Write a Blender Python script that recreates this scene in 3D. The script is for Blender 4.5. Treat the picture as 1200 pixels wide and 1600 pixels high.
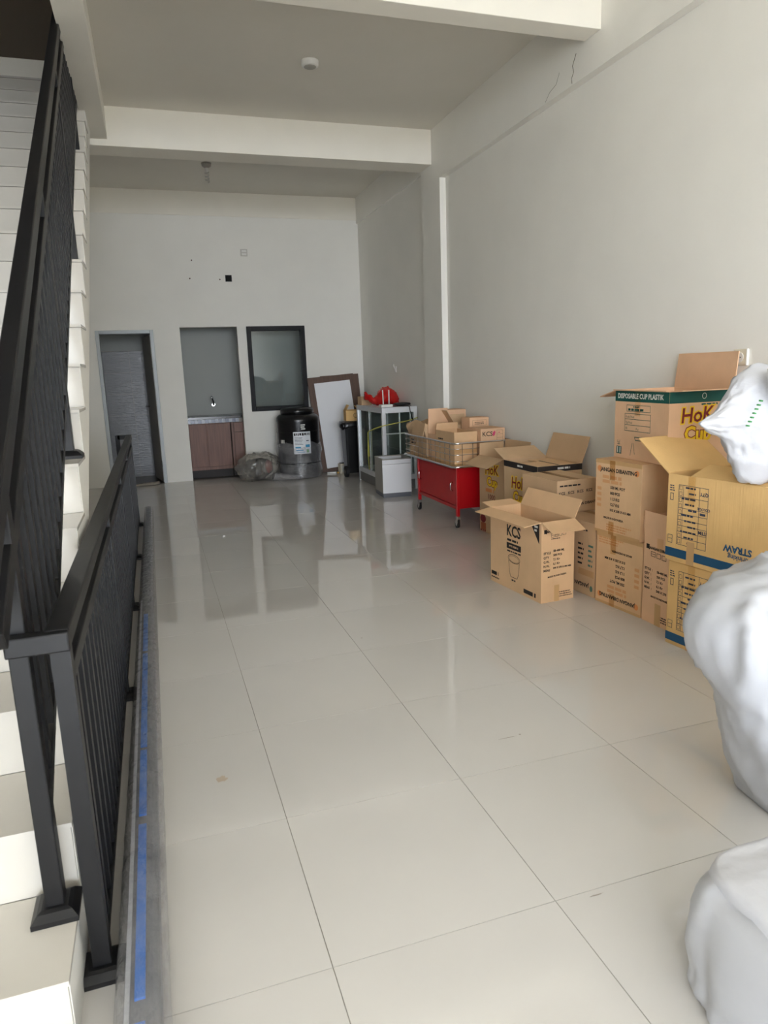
import bpy, math, random
from mathutils import Vector, Matrix, noise
random.seed(7)
for o in list(bpy.data.objects): bpy.data.objects.remove(o)
S = bpy.context.scene
COL = S.collection
PI = math.pi

# ------------------------------------------------------------------ camera
cam_d = bpy.data.cameras.new('camera'); cam = bpy.data.objects.new('camera', cam_d); COL.objects.link(cam)
CAMF, PITCH, YAW, ROLL = 1091.19, math.radians(-11.4747), math.radians(17.8440), math.radians(-2.0630)
cp, sp, cy, sy, cr, sr = math.cos(PITCH), math.sin(PITCH), math.cos(YAW), math.sin(YAW), math.cos(ROLL), math.sin(ROLL)
fw = Vector((sy*cp, cy*cp, sp)); rt = Vector((cy, -sy, 0)); up = rt.cross(fw)
r2 = cr*rt + sr*up; u2 = -sr*rt + cr*up
cam.matrix_world = Matrix(((r2.x, u2.x, -fw.x, 0), (r2.y, u2.y, -fw.y, 0), (r2.z, u2.z, -fw.z, 1.378), (0, 0, 0, 1)))
cam_d.sensor_fit = 'AUTO'; cam_d.sensor_width = 36.0; cam_d.lens = CAMF/1600*36.0
cam_d.clip_start = 0.02; cam_d.clip_end = 300
cam_d.dof.use_dof = True; cam_d.dof.focus_distance = 5.0; cam_d.dof.aperture_fstop = 7.5
S.camera = cam

# ------------------------------------------------------------------ world, light, exposure
w = bpy.data.worlds.new('overcast_sky'); S.world = w; w.use_nodes = True
wb = w.node_tree.nodes['Background']; wb.inputs[0].default_value = (0.88, 0.95, 1.05, 1); wb.inputs[1].default_value = 10.0
pl = bpy.data.lights.new('shopfront_daylight_portal', 'AREA'); pl.shape = 'RECTANGLE'; pl.size = 4.3; pl.size_y = 3.35
pl.cycles.is_portal = True
po = bpy.data.objects.new('shopfront_daylight_portal', pl); COL.objects.link(po)
po.location = (0.73, -9.0, 1.7); po.rotation_euler = (math.radians(90), 0, 0)
pl2 = bpy.data.lights.new('added_side_opening_portal', 'AREA'); pl2.shape = 'RECTANGLE'; pl2.size = 2.75; pl2.size_y = 5.0  # guides sky light through the added left opening, out of view
pl2.cycles.is_portal = True
po2 = bpy.data.objects.new('added_side_opening_portal', pl2); COL.objects.link(po2)
po2.location = (-1.45, -5.5, 1.5); po2.rotation_euler = (0, math.radians(-90), 0)
S.view_settings.view_transform = 'Standard'; S.view_settings.look = 'None'
S.view_settings.gamma = 1.0; S.view_settings.use_curve_mapping = False
S.view_settings.exposure = 0.87
S.cycles.use_denoising = True
S.cycles.max_bounces = 14; S.cycles.diffuse_bounces = 8; S.cycles.glossy_bounces = 5
S.cycles.transparent_max_bounces = 16; S.cycles.transmission_bounces = 8
S.cycles.caustics_reflective = False; S.cycles.caustics_refractive = False

# ------------------------------------------------------------------ materials
def lin(c):
    return tuple(((x/255)/12.92 if x/255 <= .04045 else ((x/255+.055)/1.055)**2.4) for x in c) + (1.0,)
MATS = {}
def mat(name, rgb, rough=.6, metal=0.0, var=0.0, vscale=6.0, bump=0.0, bscale=40.0, spec=.5, trans=0.0, stretch=None, coat=0.0, rand=0.0, sss=0.0):
    if name in MATS: return MATS[name]
    m = bpy.data.materials.new(name); m.use_nodes = True
    nt = m.node_tree; b = nt.nodes['Principled BSDF']
    b.inputs['Base Color'].default_value = lin(rgb); b.inputs['Roughness'].default_value = rough
    b.inputs['Metallic'].default_value = metal; b.inputs['Specular IOR Level'].default_value = spec
    b.inputs['Coat Weight'].default_value = coat
    if trans: b.inputs['Transmission Weight'].default_value = trans
    if sss:
        b.inputs['Subsurface Weight'].default_value = sss; b.inputs['Subsurface Radius'].default_value = (.05, .05, .05)
    if var or bump or rand:
        tc = nt.nodes.new('ShaderNodeTexCoord'); mp = nt.nodes.new('ShaderNodeMapping')
        nt.links.new(tc.outputs['Object'], mp.inputs[0])
        if stretch: mp.inputs['Scale'].default_value = stretch
    if var or rand:
        n = nt.nodes.new('ShaderNodeTexNoise'); n.inputs['Scale'].default_value = vscale; n.inputs['Detail'].default_value = 5
        nt.links.new(mp.outputs[0], n.inputs['Vector'])
        mr = nt.nodes.new('ShaderNodeMapRange'); mr.inputs[1].default_value = .3; mr.inputs[2].default_value = .7
        mr.inputs[3].default_value = 1-var; mr.inputs[4].default_value = 1+var
        nt.links.new(n.outputs['Fac'], mr.inputs[0])
        hs = nt.nodes.new('ShaderNodeHueSaturation'); hs.inputs['Color'].default_value = lin(rgb)
        if rand:
            oi = nt.nodes.new('ShaderNodeObjectInfo'); m2 = nt.nodes.new('ShaderNodeMapRange')
            m2.inputs[3].default_value = 1-rand; m2.inputs[4].default_value = 1+rand
            nt.links.new(oi.outputs['Random'], m2.inputs[0])
            mu = nt.nodes.new('ShaderNodeMath'); mu.operation = 'MULTIPLY'
            nt.links.new(mr.outputs[0], mu.inputs[0]); nt.links.new(m2.outputs[0], mu.inputs[1]); nt.links.new(mu.outputs[0], hs.inputs['Value'])
        else: nt.links.new(mr.outputs[0], hs.inputs['Value'])
        nt.links.new(hs.outputs[0], b.inputs['Base Color'])
    if bump:
        n2 = nt.nodes.new('ShaderNodeTexNoise'); n2.inputs['Scale'].default_value = bscale; n2.inputs['Detail'].default_value = 6
        nt.links.new(mp.outputs[0], n2.inputs['Vector'])
        bp = nt.nodes.new('ShaderNodeBump'); bp.inputs['Strength'].default_value = bump; bp.inputs['Distance'].default_value = .01
        nt.links.new(n2.outputs['Fac'], bp.inputs['Height']); nt.links.new(bp.outputs[0], b.inputs['Normal'])
    MATS[name] = m
    return m

def glassy(name, tint, ior=1.45, gloss_rough=0.0, diffuse=0.0, drgb=(235, 235, 238), bump=0.0, bscale=30.0):
    """thin sheet: see-through body, fresnel gloss, optional milky part"""
    m = bpy.data.materials.new(name); m.use_nodes = True; nt = m.node_tree; nt.nodes.clear()
    out = nt.nodes.new('ShaderNodeOutputMaterial'); tr = nt.nodes.new('ShaderNodeBsdfTransparent'); gl = nt.nodes.new('ShaderNodeBsdfGlossy')
    fr = nt.nodes.new('ShaderNodeFresnel'); mx = nt.nodes.new('ShaderNodeMixShader')
    tr.inputs[0].default_value = tint + (1,); gl.inputs['Roughness'].default_value = gloss_rough; fr.inputs[0].default_value = ior
    ge = nt.nodes.new('ShaderNodeNewGeometry'); mi = nt.nodes.new('ShaderNodeMapRange'); mi.inputs[3].default_value = ior; mi.inputs[4].default_value = 1/ior   # same sheen on both sides of a thin sheet
    nt.links.new(ge.outputs['Backfacing'], mi.inputs[0]); nt.links.new(mi.outputs[0], fr.inputs[0])
    body = tr
    if diffuse:
        df = nt.nodes.new('ShaderNodeBsdfDiffuse'); df.inputs[0].default_value = lin(drgb); m0 = nt.nodes.new('ShaderNodeMixShader')
        tc = nt.nodes.new('ShaderNodeTexCoord'); nz = nt.nodes.new('ShaderNodeTexNoise'); nz.inputs['Scale'].default_value = bscale*.6; nz.inputs['Detail'].default_value = 6
        nz.inputs['Distortion'].default_value = .6
        mr = nt.nodes.new('ShaderNodeMapRange'); mr.inputs[1].default_value = .35; mr.inputs[2].default_value = .7
        mr.inputs[3].default_value = diffuse*.55; mr.inputs[4].default_value = min(1, diffuse*1.5)
        nt.links.new(tc.outputs['Object'], nz.inputs['Vector']); nt.links.new(nz.outputs['Fac'], mr.inputs[0]); nt.links.new(mr.outputs[0], m0.inputs[0])
        nt.links.new(tr.outputs[0], m0.inputs[1]); nt.links.new(df.outputs[0], m0.inputs[2]); body = m0
    if bump:
        tc = nt.nodes.new('ShaderNodeTexCoord'); n2 = nt.nodes.new('ShaderNodeTexNoise'); n2.inputs['Scale'].default_value = bscale; n2.inputs['Detail'].default_value = 5
        bp = nt.nodes.new('ShaderNodeBump'); bp.inputs['Strength'].default_value = bump; bp.inputs['Distance'].default_value = .02
        nt.links.new(tc.outputs['Object'], n2.inputs['Vector']); nt.links.new(n2.outputs['Fac'], bp.inputs['Height'])
        nt.links.new(bp.outputs[0], gl.inputs['Normal']); nt.links.new(bp.outputs[0], fr.inputs['Normal'])
    nt.links.new(fr.outputs[0], mx.inputs[0]); nt.links.new(body.outputs[0], mx.inputs[1]); nt.links.new(gl.outputs[0], mx.inputs[2])
    nt.links.new(mx.outputs[0], out.inputs[0])
    MATS[name] = m
    return m

def cardboard(name, rgb, wave=1.0):
    m = mat(name, rgb, rough=.85, var=.07, vscale=5.0, spec=.25)
    nt = m.node_tree; b = nt.nodes['Principled BSDF']
    tc = nt.nodes.new('ShaderNodeTexCoord'); mp = nt.nodes.new('ShaderNodeMapping'); mp.inputs['Scale'].default_value = (60, 60, 1.5)
    n = nt.nodes.new('ShaderNodeTexNoise'); n.inputs['Scale'].default_value = 2.0; n.inputs['Detail'].default_value = 3
    bp = nt.nodes.new('ShaderNodeBump'); bp.inputs['Strength'].default_value = .25*wave; bp.inputs['Distance'].default_value = .004
    nt.links.new(tc.outputs['Object'], mp.inputs[0]); nt.links.new(mp.outputs[0], n.inputs['Vector'])
    nt.links.new(n.outputs['Fac'], bp.inputs['Height']); nt.links.new(bp.outputs[0], b.inputs['Normal'])
    return m

M_WALL = mat('wall_paint_off_white', (239, 237, 231), .75, var=.015, vscale=3, bump=.06, bscale=60, spec=.3)
M_BEAM = mat('beam_paint_cream', (240, 236, 226), .75, var=.02, vscale=3, bump=.06, bscale=50, spec=.3)
M_CEIL = mat('ceiling_paint_grey', (224, 220, 211), .85, var=.02, vscale=2, spec=.2)
M_GREYW = mat('kitchen_wall_grey', (172, 175, 172), .7, var=.02, vscale=3)
M_TILE = mat('polished_porcelain_tile', (209, 206, 202), .022, var=.02, vscale=1.6, spec=.7, rand=.012)
M_GROUT = mat('tile_grout', (150, 145, 136), .9)
M_STEP = mat('stair_tile_ivory', (200, 196, 188), .22, var=.015, vscale=4)
M_STEPSIDE = mat('stair_plaster_white', (226, 224, 218), .7, var=.02, vscale=4)
M_BLACK = mat('black_painted_steel', (17, 17, 19), .42, var=.12, vscale=12, bump=.03, bscale=40, spec=.35)
M_ALU = mat('brushed_aluminium', (226, 228, 232), .38, metal=.35, var=.03, vscale=20)
M_CHROME = mat('chrome', (220, 220, 222), .15, metal=1.0)
M_FRAME = mat('aluminium_frame_powder_grey', (178, 184, 188), .45, metal=.1)
M_DOOR = mat('door_leaf_grey', (150, 148, 143), .5)
M_DOOREDGE = mat('door_edge_white', (225, 225, 222), .5)
M_BTILE = mat('bathroom_tile_grey_wave', (124, 124, 127), .25, var=.05, vscale=3, bump=.5, bscale=9, stretch=(1, 1, 7))
M_DARKFLOOR = mat('bathroom_floor_grey', (84, 78, 72), .3)
M_WINFRAME = mat('window_frame_black', (18, 18, 20), .5, spec=.25)
M_GLASS = glassy('window_glass', (.86, .89, .89), 1.5)
M_CGLASS = glassy('cabinet_glass', (.93, .96, .945), 1.5)
M_CLEAR = glassy('clear_plastic_wrap', (.93, .93, .94), 1.6, .06, .16, (228, 228, 232), .8, 22)
M_CLEAR2 = glassy('cloudy_plastic_bag', (.92, .91, .89), 1.5, .12, .24, (205, 200, 192), .35, 16)
M_WOOD = mat('kitchen_wood_laminate', (126, 92, 80), .5, var=.18, vscale=3, stretch=(14, 14, 1.2))
M_WOODD = mat('dark_wood_panel', (92, 66, 52), .5, var=.18, vscale=3, stretch=(12, 12, 1.2))
M_WHITEB = mat('white_laminate', (240, 241, 246), .35)
M_GREYLAM = mat('grey_laminate_edge', (168, 164, 158), .5)
M_PLINTH = mat('grey_plinth', (104, 107, 115), .5)
M_RED = mat('red_painted_steel', (186, 12, 24), .32, var=.04, vscale=8)
M_REDB = mat('red_plastic_bag', (196, 24, 22), .25, bump=.5, bscale=22, sss=.0)
M_RUBBER = mat('black_rubber', (22, 22, 24), .6)
M_BLKPL = mat('black_plastic', (14, 14, 16), .3)
M_BAGBLK = mat('black_bin_liner', (20, 20, 22), .28, bump=.6, bscale=25)
M_WSACK = mat('white_woven_sack', (200, 201, 207), .55, var=.02, vscale=8, spec=.3, bump=.12, bscale=60, stretch=(1, 1, 3))
M_WSACK2 = mat('white_plastic_sheet', (184, 186, 192), .36, var=.05, vscale=5, spec=.4, bump=.22, bscale=9)
M_WSACK3 = mat('milky_pack_wrap', (186, 188, 194), .36, var=.05, vscale=5, spec=.4, bump=.22, bscale=10)
M_WHITEPL = mat('white_plastic', (232, 231, 226), .4)
M_CREAMPL = mat('cream_plastic', (224, 216, 196), .45)
M_YELLOW = mat('yellow_cord', (206, 200, 92), .6)
M_BLUE = mat('blue_tape', (20, 110, 205), .45)
M_PIPEGREY = mat('grey_profile', (86, 88, 94), .45, var=.16, vscale=5, stretch=(9, .6, 9))
M_CABLE = mat('dark_cable', (35, 33, 33), .6)
M_HOLESHADE = mat('hole_shade_black', (16, 15, 14), .9)  # near-black of a flat plate, stands for the shade inside the cable hole
M_RAG = mat('grey_rag', (146, 138, 126), .95, var=.15, vscale=30, bump=.5, bscale=60)
M_STONE = mat('dark_counter_stone', (36, 34, 34), .15, var=.2, vscale=30)
M_TBLUE = mat('counter_tile_blue', (52, 62, 92), .25, var=.3, vscale=40)
M_TWHITE = mat('counter_tile_white', (148, 154, 166), .25, var=.1, vscale=40)
M_PAPER = mat('paper_label', (228, 232, 236), .5, var=.03, vscale=40)
M_BULB = mat('frosted_bulb', (205, 203, 196), .35)
M_RUSTBROWN = mat('rusty_brown_metal', (96, 74, 62), .6, var=.2, vscale=20)  # brown of the panel edge strip and the nail plugs
M_OUT = mat('outside_concrete', (186, 182, 174), .85, var=.04, vscale=2)
K1 = cardboard('cardboard_kraft', (220, 183, 143))
K2 = cardboard('cardboard_golden', (226, 186, 126))
K3 = cardboard('cardboard_pinkish', (226, 186, 151))
K4 = cardboard('cardboard_grey_brown', (202, 170, 135), 1.4)
KT = mat('brown_packing_tape', (200, 160, 112), .3)
KTC = glassy('clear_packing_tape', (.95, .89, .79), 1.45, .1)
KTB = glassy('sheer_brown_tape', (.88, .78, .63), 1.45, .1)
P_BLK = mat('print_black', (40, 33, 30), .8)
P_ORG = mat('print_orange', (222, 146, 88), .8)
P_ORG2 = mat('print_pale_orange', (212, 158, 110), .8)
P_GRN = mat('print_dark_green', (12, 82, 74), .7)
P_LGRN = mat('print_light_green', (110, 165, 108), .8)
P_TEAL = mat('print_teal', (84, 122, 108), .8)
P_MAR = mat('print_maroon', (122, 30, 36), .7)
P_YEL = mat('print_yellow', (238, 196, 32), .7)
P_BLU = mat('print_blue', (22, 78, 118), .7)
P_NAVY = mat('print_navy', (58, 64, 84), .8)
P_WHT = mat('print_white', (226, 226, 220), .7)
P_PINK = mat('print_pink', (204, 70, 110), .7)
P_CYAN = mat('print_cyan', (60, 148, 190), .6)

# ------------------------------------------------------------------ mesh helpers
class MB:
    def __init__(s): s.v = []; s.f = []
    def box(s, x0, x1, y0, y1, z0, z1):
        i = len(s.v)
        s.v += [(x0, y0, z0), (x1, y0, z0), (x1, y1, z0), (x0, y1, z0), (x0, y0, z1), (x1, y0, z1), (x1, y1, z1), (x0, y1, z1)]
        s.f += [tuple(i+k for k in q) for q in ((0, 3, 2, 1), (4, 5, 6, 7), (0, 1, 5, 4), (1, 2, 6, 5), (2, 3, 7, 6), (3, 0, 4, 7))]
        return s
    def hexa(s, p):
        i = len(s.v); s.v += [tuple(q) for q in p]
        s.f += [tuple(i+k for k in q) for q in ((0, 3, 2, 1), (4, 5, 6, 7), (0, 1, 5, 4), (1, 2, 6, 5), (2, 3, 7, 6), (3, 0, 4, 7))]
        return s
    def bar(s, p0, p1, wd, ht, upv=(0, 0, 1)):
        p0 = Vector(p0); p1 = Vector(p1); d = (p1-p0).normalized(); u = Vector(upv)
        r = d.cross(u)
        if r.length < 1e-6: r = d.cross(Vector((0, 1, 0)))
        r.normalize(); u = r.cross(d)
        a = r*wd/2; b = u*ht/2
        return s.hexa([p0-a-b, p0+a-b, p1+a-b, p1-a-b, p0-a+b, p0+a+b, p1+a+b, p1-a+b])
    def tube(s, path, r, n=8, cap=True):
        path = [Vector(p) for p in path]; R = r if isinstance(r, (list, tuple)) else [r]*len(path)
        rings = []; u = None
        for k, p in enumerate(path):
            d = (path[min(k+1, len(path)-1)]-path[max(k-1, 0)]).normalized()
            if u is None:
                u = d.cross(Vector((0, 0, 1)))
                if u.length < 1e-4: u = d.cross(Vector((0, 1, 0)))
                u.normalize()
            else:
                u = (u-d*u.dot(d)).normalized()
            q = d.cross(u); ring = []
            for j in range(n):
                a = 2*PI*j/n; ring.append(len(s.v)); s.v.append(tuple(p+(u*math.cos(a)+q*math.sin(a))*R[k]))
            rings.append(ring)
        for A, B in zip(rings, rings[1:]):
            for j in range(n): s.f.append((A[j], A[(j+1) % n], B[(j+1) % n], B[j]))
        if cap: s.f.append(tuple(reversed(rings[0]))); s.f.append(tuple(rings[-1]))
        return s
    def lathe(s, prof, n=32, c=(0, 0, 0), cap=True):
        rings = []
        for r, z in prof:
            ring = []
            for j in range(n):
                a = 2*PI*j/n; ring.append(len(s.v)); s.v.append((c[0]+r*math.cos(a), c[1]+r*math.sin(a), c[2]+z))
            rings.append(ring)
        for A, B in zip(rings, rings[1:]):
            for j in range(n): s.f.append((A[j], A[(j+1) % n], B[(j+1) % n], B[j]))
        if cap: s.f.append(tuple(reversed(rings[0]))); s.f.append(tuple(rings[-1]))
        return s
    def loft(s, rings_pts, cap=True):
        rings = []
        for pts in rings_pts:
            rings.append(list(range(len(s.v), len(s.v)+len(pts)))); s.v += [tuple(p) for p in pts]
        n = len(rings[0])
        for A, B in zip(rings, rings[1:]):
            for j in range(n): s.f.append((A[j], A[(j+1) % n], B[(j+1) % n], B[j]))
        if cap: s.f.append(tuple(reversed(rings[0]))); s.f.append(tuple(rings[-1]))
        return s
    def prism(s, poly, x0, x1):
        """poly of (y,z) extruded along x"""
        i = len(s.v); n = len(poly)
        s.v += [(x0, y, z) for y, z in poly]+[(x1, y, z) for y, z in poly]
        s.f.append(tuple(i+k for k in range(n))); s.f.append(tuple(i+n+k for k in reversed(range(n))))
        for k in range(n): s.f.append((i+k, i+n+k, i+n+(k+1) % n, i+(k+1) % n))
        return s
    def crumple(s, amp, sc, seed=0, ridge=True):
        for k, p in enumerate(s.v):
            q = Vector(p)*sc+Vector((seed*7.3, seed*3.1, seed*1.7))
            d = noise.noise_vector(q)+.5*noise.noise_vector(q*2.3)
            if ridge: d = d+.6*noise.noise_vector(q*4.7)
            s.v[k] = tuple(Vector(p)+d*amp)
        return s
    def mesh(s, name):
        me = bpy.data.meshes.new(name); me.from_pydata(s.v, [], s.f); me.update(); return me
    def build(s, name, m, parent=None, smooth=False, bevel=0.0, sub=0):
        me = s.mesh(name); o = bpy.data.objects.new(name, me); COL.objects.link(o); me.materials.append(m)
        if smooth:
            me.polygons.foreach_set('use_smooth', [True]*len(me.polygons))
        if bevel:
            b = o.modifiers.new('bevel', 'BEVEL'); b.width = bevel; b.segments = 2; b.limit_method = 'ANGLE'; b.angle_limit = math.radians(40)
        if sub:
            q = o.modifiers.new('subsurf', 'SUBSURF'); q.levels = sub; q.render_levels = sub
        if parent: o.parent = parent
        return o

def resample(prof, n):
    """smooth a list of tuples to n entries (Catmull-Rom)"""
    out = []; k = len(prof)-1
    for i in range(n):
        t = i/(n-1)*k; j = min(int(t), k-1); f = t-j
        p0, p1, p2, p3 = prof[max(j-1, 0)], prof[j], prof[j+1], prof[min(j+2, k)]
        out.append(tuple(.5*((2*b)+(-a+c)*f+(2*a-5*b+4*c-d)*f*f+(-a+3*b-3*c+d)*f**3) for a, b, c, d in zip(p0, p1, p2, p3)))
    return out
def wrinkle(o, amp, sc, seed=0, zmin=None, oct_=((1.0, 1.0), (2.1, .55), (4.3, .3))):
    me = o.data; me.update(); nr = [v.normal.copy() for v in me.vertices]
    for v, n in zip(me.vertices, nr):
        d = 0
        for f, a in oct_:
            q = Vector((v.co.x*sc[0], v.co.y*sc[1], v.co.z*sc[2]))*f+Vector((seed*3.7, seed*1.3, seed*5.9))
            q = q+.5*noise.noise_vector(q*.7)
            d += a*(abs(noise.noise(q))*2-.55)
        v.co = v.co-n*amp*d
        if zmin is not None: v.co.z = max(zmin, v.co.z)
    me.update()
def box(name, m, x0, x1, y0, y1, z0, z1, parent=None, bevel=0.0):
    return MB().box(x0, x1, y0, y1, z0, z1).build(name, m, parent, bevel=bevel)
def inst(name, me, parent, loc=(0, 0, 0), rot=(0, 0, 0)):
    o = bpy.data.objects.new(name, me); COL.objects.link(o); o.parent = parent; o.location = loc; o.rotation_euler = rot; return o
def struct(o, label=None):
    o['kind'] = 'structure'
    if label: o['label'] = label
    return o
def tag(o, label, cat, group=None):
    o['label'] = label; o['category'] = cat
    if group: o['group'] = group
    return o
def thing(name, label, cat, loc=(0, 0, 0), rz=0.0, group=None):
    o = bpy.data.objects.new(name, None); COL.objects.link(o); o.location = loc; o.rotation_euler = (0, 0, rz); o.empty_display_size = .1
    return tag(o, label, cat, group)
def sphere(c, r, nu=16, nv=10, sx=1, sy_=1, sz=1):
    rings = []
    for i in range(nv+1):
        a = -PI/2+PI*i/nv; a = max(-PI/2+.02, min(PI/2-.02, a))
        rings.append([(c[0]+r*sx*math.cos(a)*math.cos(2*PI*j/nu), c[1]+r*sy_*math.cos(a)*math.sin(2*PI*j/nu), c[2]+r*sz*math.sin(a)) for j in range(nu)])
    return rings

# ================================================================== STRUCTURE
XW, XP, XB = 2.925, 2.862, 2.90         # right wall, pilaster and beam face, right wall of the back bay
XL = -1.45                             # left wall
YF, YB = -9.0, 9.733                   # shopfront, back wall
ZC = 3.68

# --- floor: grout bed and 60 cm polished tiles
floor = struct(box('floor', M_GROUT, XL, XW, YF, YB, -.06, -.0025), 'polished pale beige porcelain tile floor')
gx = sorted({round(v, 4) for v in [XL, XW]+[.2787+.6*i for i in range(-3, 5)] if XL <= v <= XW})
gy = sorted({round(v, 4) for v in [YF, YB]+[1.385+.6*j for j in range(-18, 14)] if YF <= v <= YB})
tmesh = {}
for a, b in zip(gx, gx[1:]):
    for c, d in zip(gy, gy[1:]):
        key = (round(b-a, 3), round(d-c, 3))
        if key not in tmesh:
            hw, hd = (b-a)/2-.0011, (d-c)/2-.0011
            me = MB().box(-hw, hw, -hd, hd, -.01, 0).mesh('floor_tile'); me.materials.append(M_TILE); tmesh[key] = me
        inst('floor_tile', tmesh[key], floor, ((a+b)/2, (c+d)/2, 0))
M_STAIN = mat('floor_stain', (186, 170, 152), .4); M_SCUFF = mat('floor_scuff', (150, 142, 134), .6)
def blot(cx, cy_, rx, ry, m, sd):
    n = 14; mbb_ = MB(); mbb_.v = [(cx+rx*(1+.35*math.sin(sd+3*j))*math.cos(2*PI*j/n), cy_+ry*(1+.3*math.cos(sd+2*j))*math.sin(2*PI*j/n), .0005) for j in range(n)]; mbb_.f = [tuple(range(n))]
    mbb_.build('floor_mark', m, floor)
blot(.105, 2.285, .018, .018, M_STAIN, 1); blot(1.155, 2.165, .035, .002, M_SCUFF, 2); blot(1.21, 2.17, .004, .004, M_SCUFF, 3); blot(.99, 1.365, .022, .002, M_SCUFF, 4); blot(.93, 3.35, .006, .004, M_SCUFF, 5)
struct(box('ground', M_OUT, -30, 30, -40, 14, -.4, -.08), 'pale concrete forecourt outside the shopfront')

# --- back wall with door, kitchen niche and window openings
def wall_with_holes(mb, x0, x1, z0, z1, y0, y1, holes):
    xs = sorted({x0, x1}|{h[0] for h in holes}|{h[1] for h in holes}); zs = sorted({z0, z1}|{h[2] for h in holes}|{h[3] for h in holes})
    for a, b in zip(xs, xs[1:]):
        for c, d in zip(zs, zs[1:]):
            mx, mz = (a+b)/2, (c+d)/2
            if any(h[0] < mx < h[1] and h[2] < mz < h[3] for h in holes): continue
            mb.box(a, b, y0, y1, c, d)
DOOR = (-.60, .10, -.06, 1.99); NICHE = (.43, 1.167, -.06, 2.015); WIN = (1.288, 2.08, .885, 2.015)
mb = MB(); wall_with_holes(mb, XL, XB+.2, -.06, 3.4, YB, YB+.12, [DOOR, NICHE, WIN])
struct(mb.build('wall_back', M_WALL), 'off-white back wall with a door, a kitchen opening and a window')
struct(box('trim_1', M_BEAM, XL, XB+.2, YB-.012, YB+.12, 3.393, 3.98), 'cream beam along the top of the back wall')
# right wall, pilaster and beams
struct(box('wall_right', M_WALL, XW, XW+.15, YF, 6.76, -.06, 3.98), 'off-white right wall of the shop')
struct(box('wall_right_back', M_WALL, XB, XB+.15, 7.0, YB+.9, -.06, 3.98), 'off-white right wall of the back bay')
struct(box('wall_pilaster', M_WALL, XP, XB+.15, 6.75, 7.24, -.06, 3.195), 'shallow white pilaster on the right wall')
rb = struct(box('trim_2', M_WALL, XP, XW+.1, YF, 7.24, 3.195, 3.99), 'long downstand beam along the right wall')
struct(box('trim_3', M_WALL, XB-.02, XB+.1, 7.24, YB, 3.35, 3.99), 'downstand beam along the right wall of the back bay')
crk = mat('hairline_crack', (120, 114, 102), .9)
c1 = [(4.42, 3.37), (4.46, 3.31), (4.445, 3.27), (4.47, 3.235), (4.462, 3.205)]
MB().tube([(XP-.0005, y, z) for y, z in c1], .0022, 5).build('crack', crk, rb)
c2 = [(4.62, 3.33), (4.66, 3.27), (4.74, 3.25), (4.80, 3.205)]
MB().tube([(XP-.0004, y, z) for y, z in c2], .0011, 5).build('crack', crk, rb)
struct(box('trim_4', M_BEAM, -.15, XP-.0005, 4.15, 4.32, 3.40, 3.99, bevel=.004), 'cream cross beam nearest the shopfront')
struct(box('trim_5', M_BEAM, XL, XP-.0005, 6.945, 7.24, 3.362, 3.99, bevel=.004), 'cream cross beam between front and back bays')
struct(box('trim_6', M_BEAM, -.32, -.15, YF, 6.945, 3.412, 3.99, bevel=.004), 'edge beam along the stair opening')
# ceiling
cb = MB().box(-.32, XW, YF, YB, ZC, 3.99).box(XL, -.32, YF, 2.0, ZC, 3.99).box(XL, -.32, 7.24, YB, ZC, 3.99)
struct(cb.build('ceiling', M_CEIL), 'grey painted ceiling slab')
# left wall, upper storey shell, front lintel
mb = MB().box(XL-.15, XL, -3.0, YB+1.3, -.06, 7.0).box(XL-.15, XL, YF, -8.0, -.06, 7.0).box(XL-.15, XL, -8.0, -3.0, 2.9, 7.0).box(XL-.15, XL, -8.0, -3.0, -.06, .12)  # opening between the wall pieces is added, unseen, to brighten right wall and cartons
struct(mb.build('wall_left', M_WALL), 'off-white wall behind the staircase')
struct(box('wall_front_upper', M_WALL, XL, XW, YF-.12, YF, 3.38, 7.0), 'wall above the open shopfront')
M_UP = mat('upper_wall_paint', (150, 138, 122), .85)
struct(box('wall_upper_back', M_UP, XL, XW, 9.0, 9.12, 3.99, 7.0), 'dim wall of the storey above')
struct(box('wall_upper_added', M_UP, .9, 1.0, YF, 9.0, 3.99, 7.0), 'unseen side wall added to keep the storey above dark')  # added to close off the open upper floor so the stair void stays dark
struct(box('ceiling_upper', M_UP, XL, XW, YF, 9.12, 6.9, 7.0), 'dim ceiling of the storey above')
# bathroom and kitchen behind the back wall
KX0, KX1, KY1 = .30, XB+.1, 10.44
struct(box('floor_bathroom', M_DARKFLOOR, -.85, .2, YB, 10.9, -.09, -.03), 'grey bathroom floor')
struct(box('floor_kitchen', M_DARKFLOOR, .3, XB+.1, YB, 10.44, -.09, -.01), 'grey kitchen floor')
bw = struct(box('wall_bathroom_back', M_GREYW, -.95, .3, 10.815, 10.95, -.06, 2.62), 'bathroom back wall')
struct(box('wall_bathroom_left', M_GREYW, -.98, -.85, YB+.12, 10.95, -.06, 2.62), 'bathroom side wall')
struct(box('wall_kitchen_partition', M_GREYW, .2, .3, YB+.12, 10.95, -.06, 2.62), 'partition between bathroom and kitchen')
struct(box('wall_kitchen_back', M_GREYW, .3, XB+.15, 10.44, 10.56, -.06, 2.62), 'grey kitchen back wall')
struct(box('wall_kitchen_right', M_GREYW, XB, XB+.15, YB+.12, 10.5, -.06, 2.62), 'grey kitchen side wall')
struct(box('ceiling_service', M_GREYW, -.98, XB+.15, YB+.12, 10.95, 2.6, 2.7), 'ceiling over bathroom and kitchen')
tb = MB().box(-.2985, .2985, -.006, 0, -.1485, .1485).mesh('wall_tile'); tb.materials.append(M_BTILE)
for i in range(2):
    for k in range(6):
        inst('wall_tile', tb, bw, (-.55+.6*i, 10.815, .12+.3*k))
tb2 = MB().box(-.006, 0, -.2985, .2985, -.1485, .1485).mesh('wall_tile'); tb2.materials.append(M_BTILE)
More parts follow.
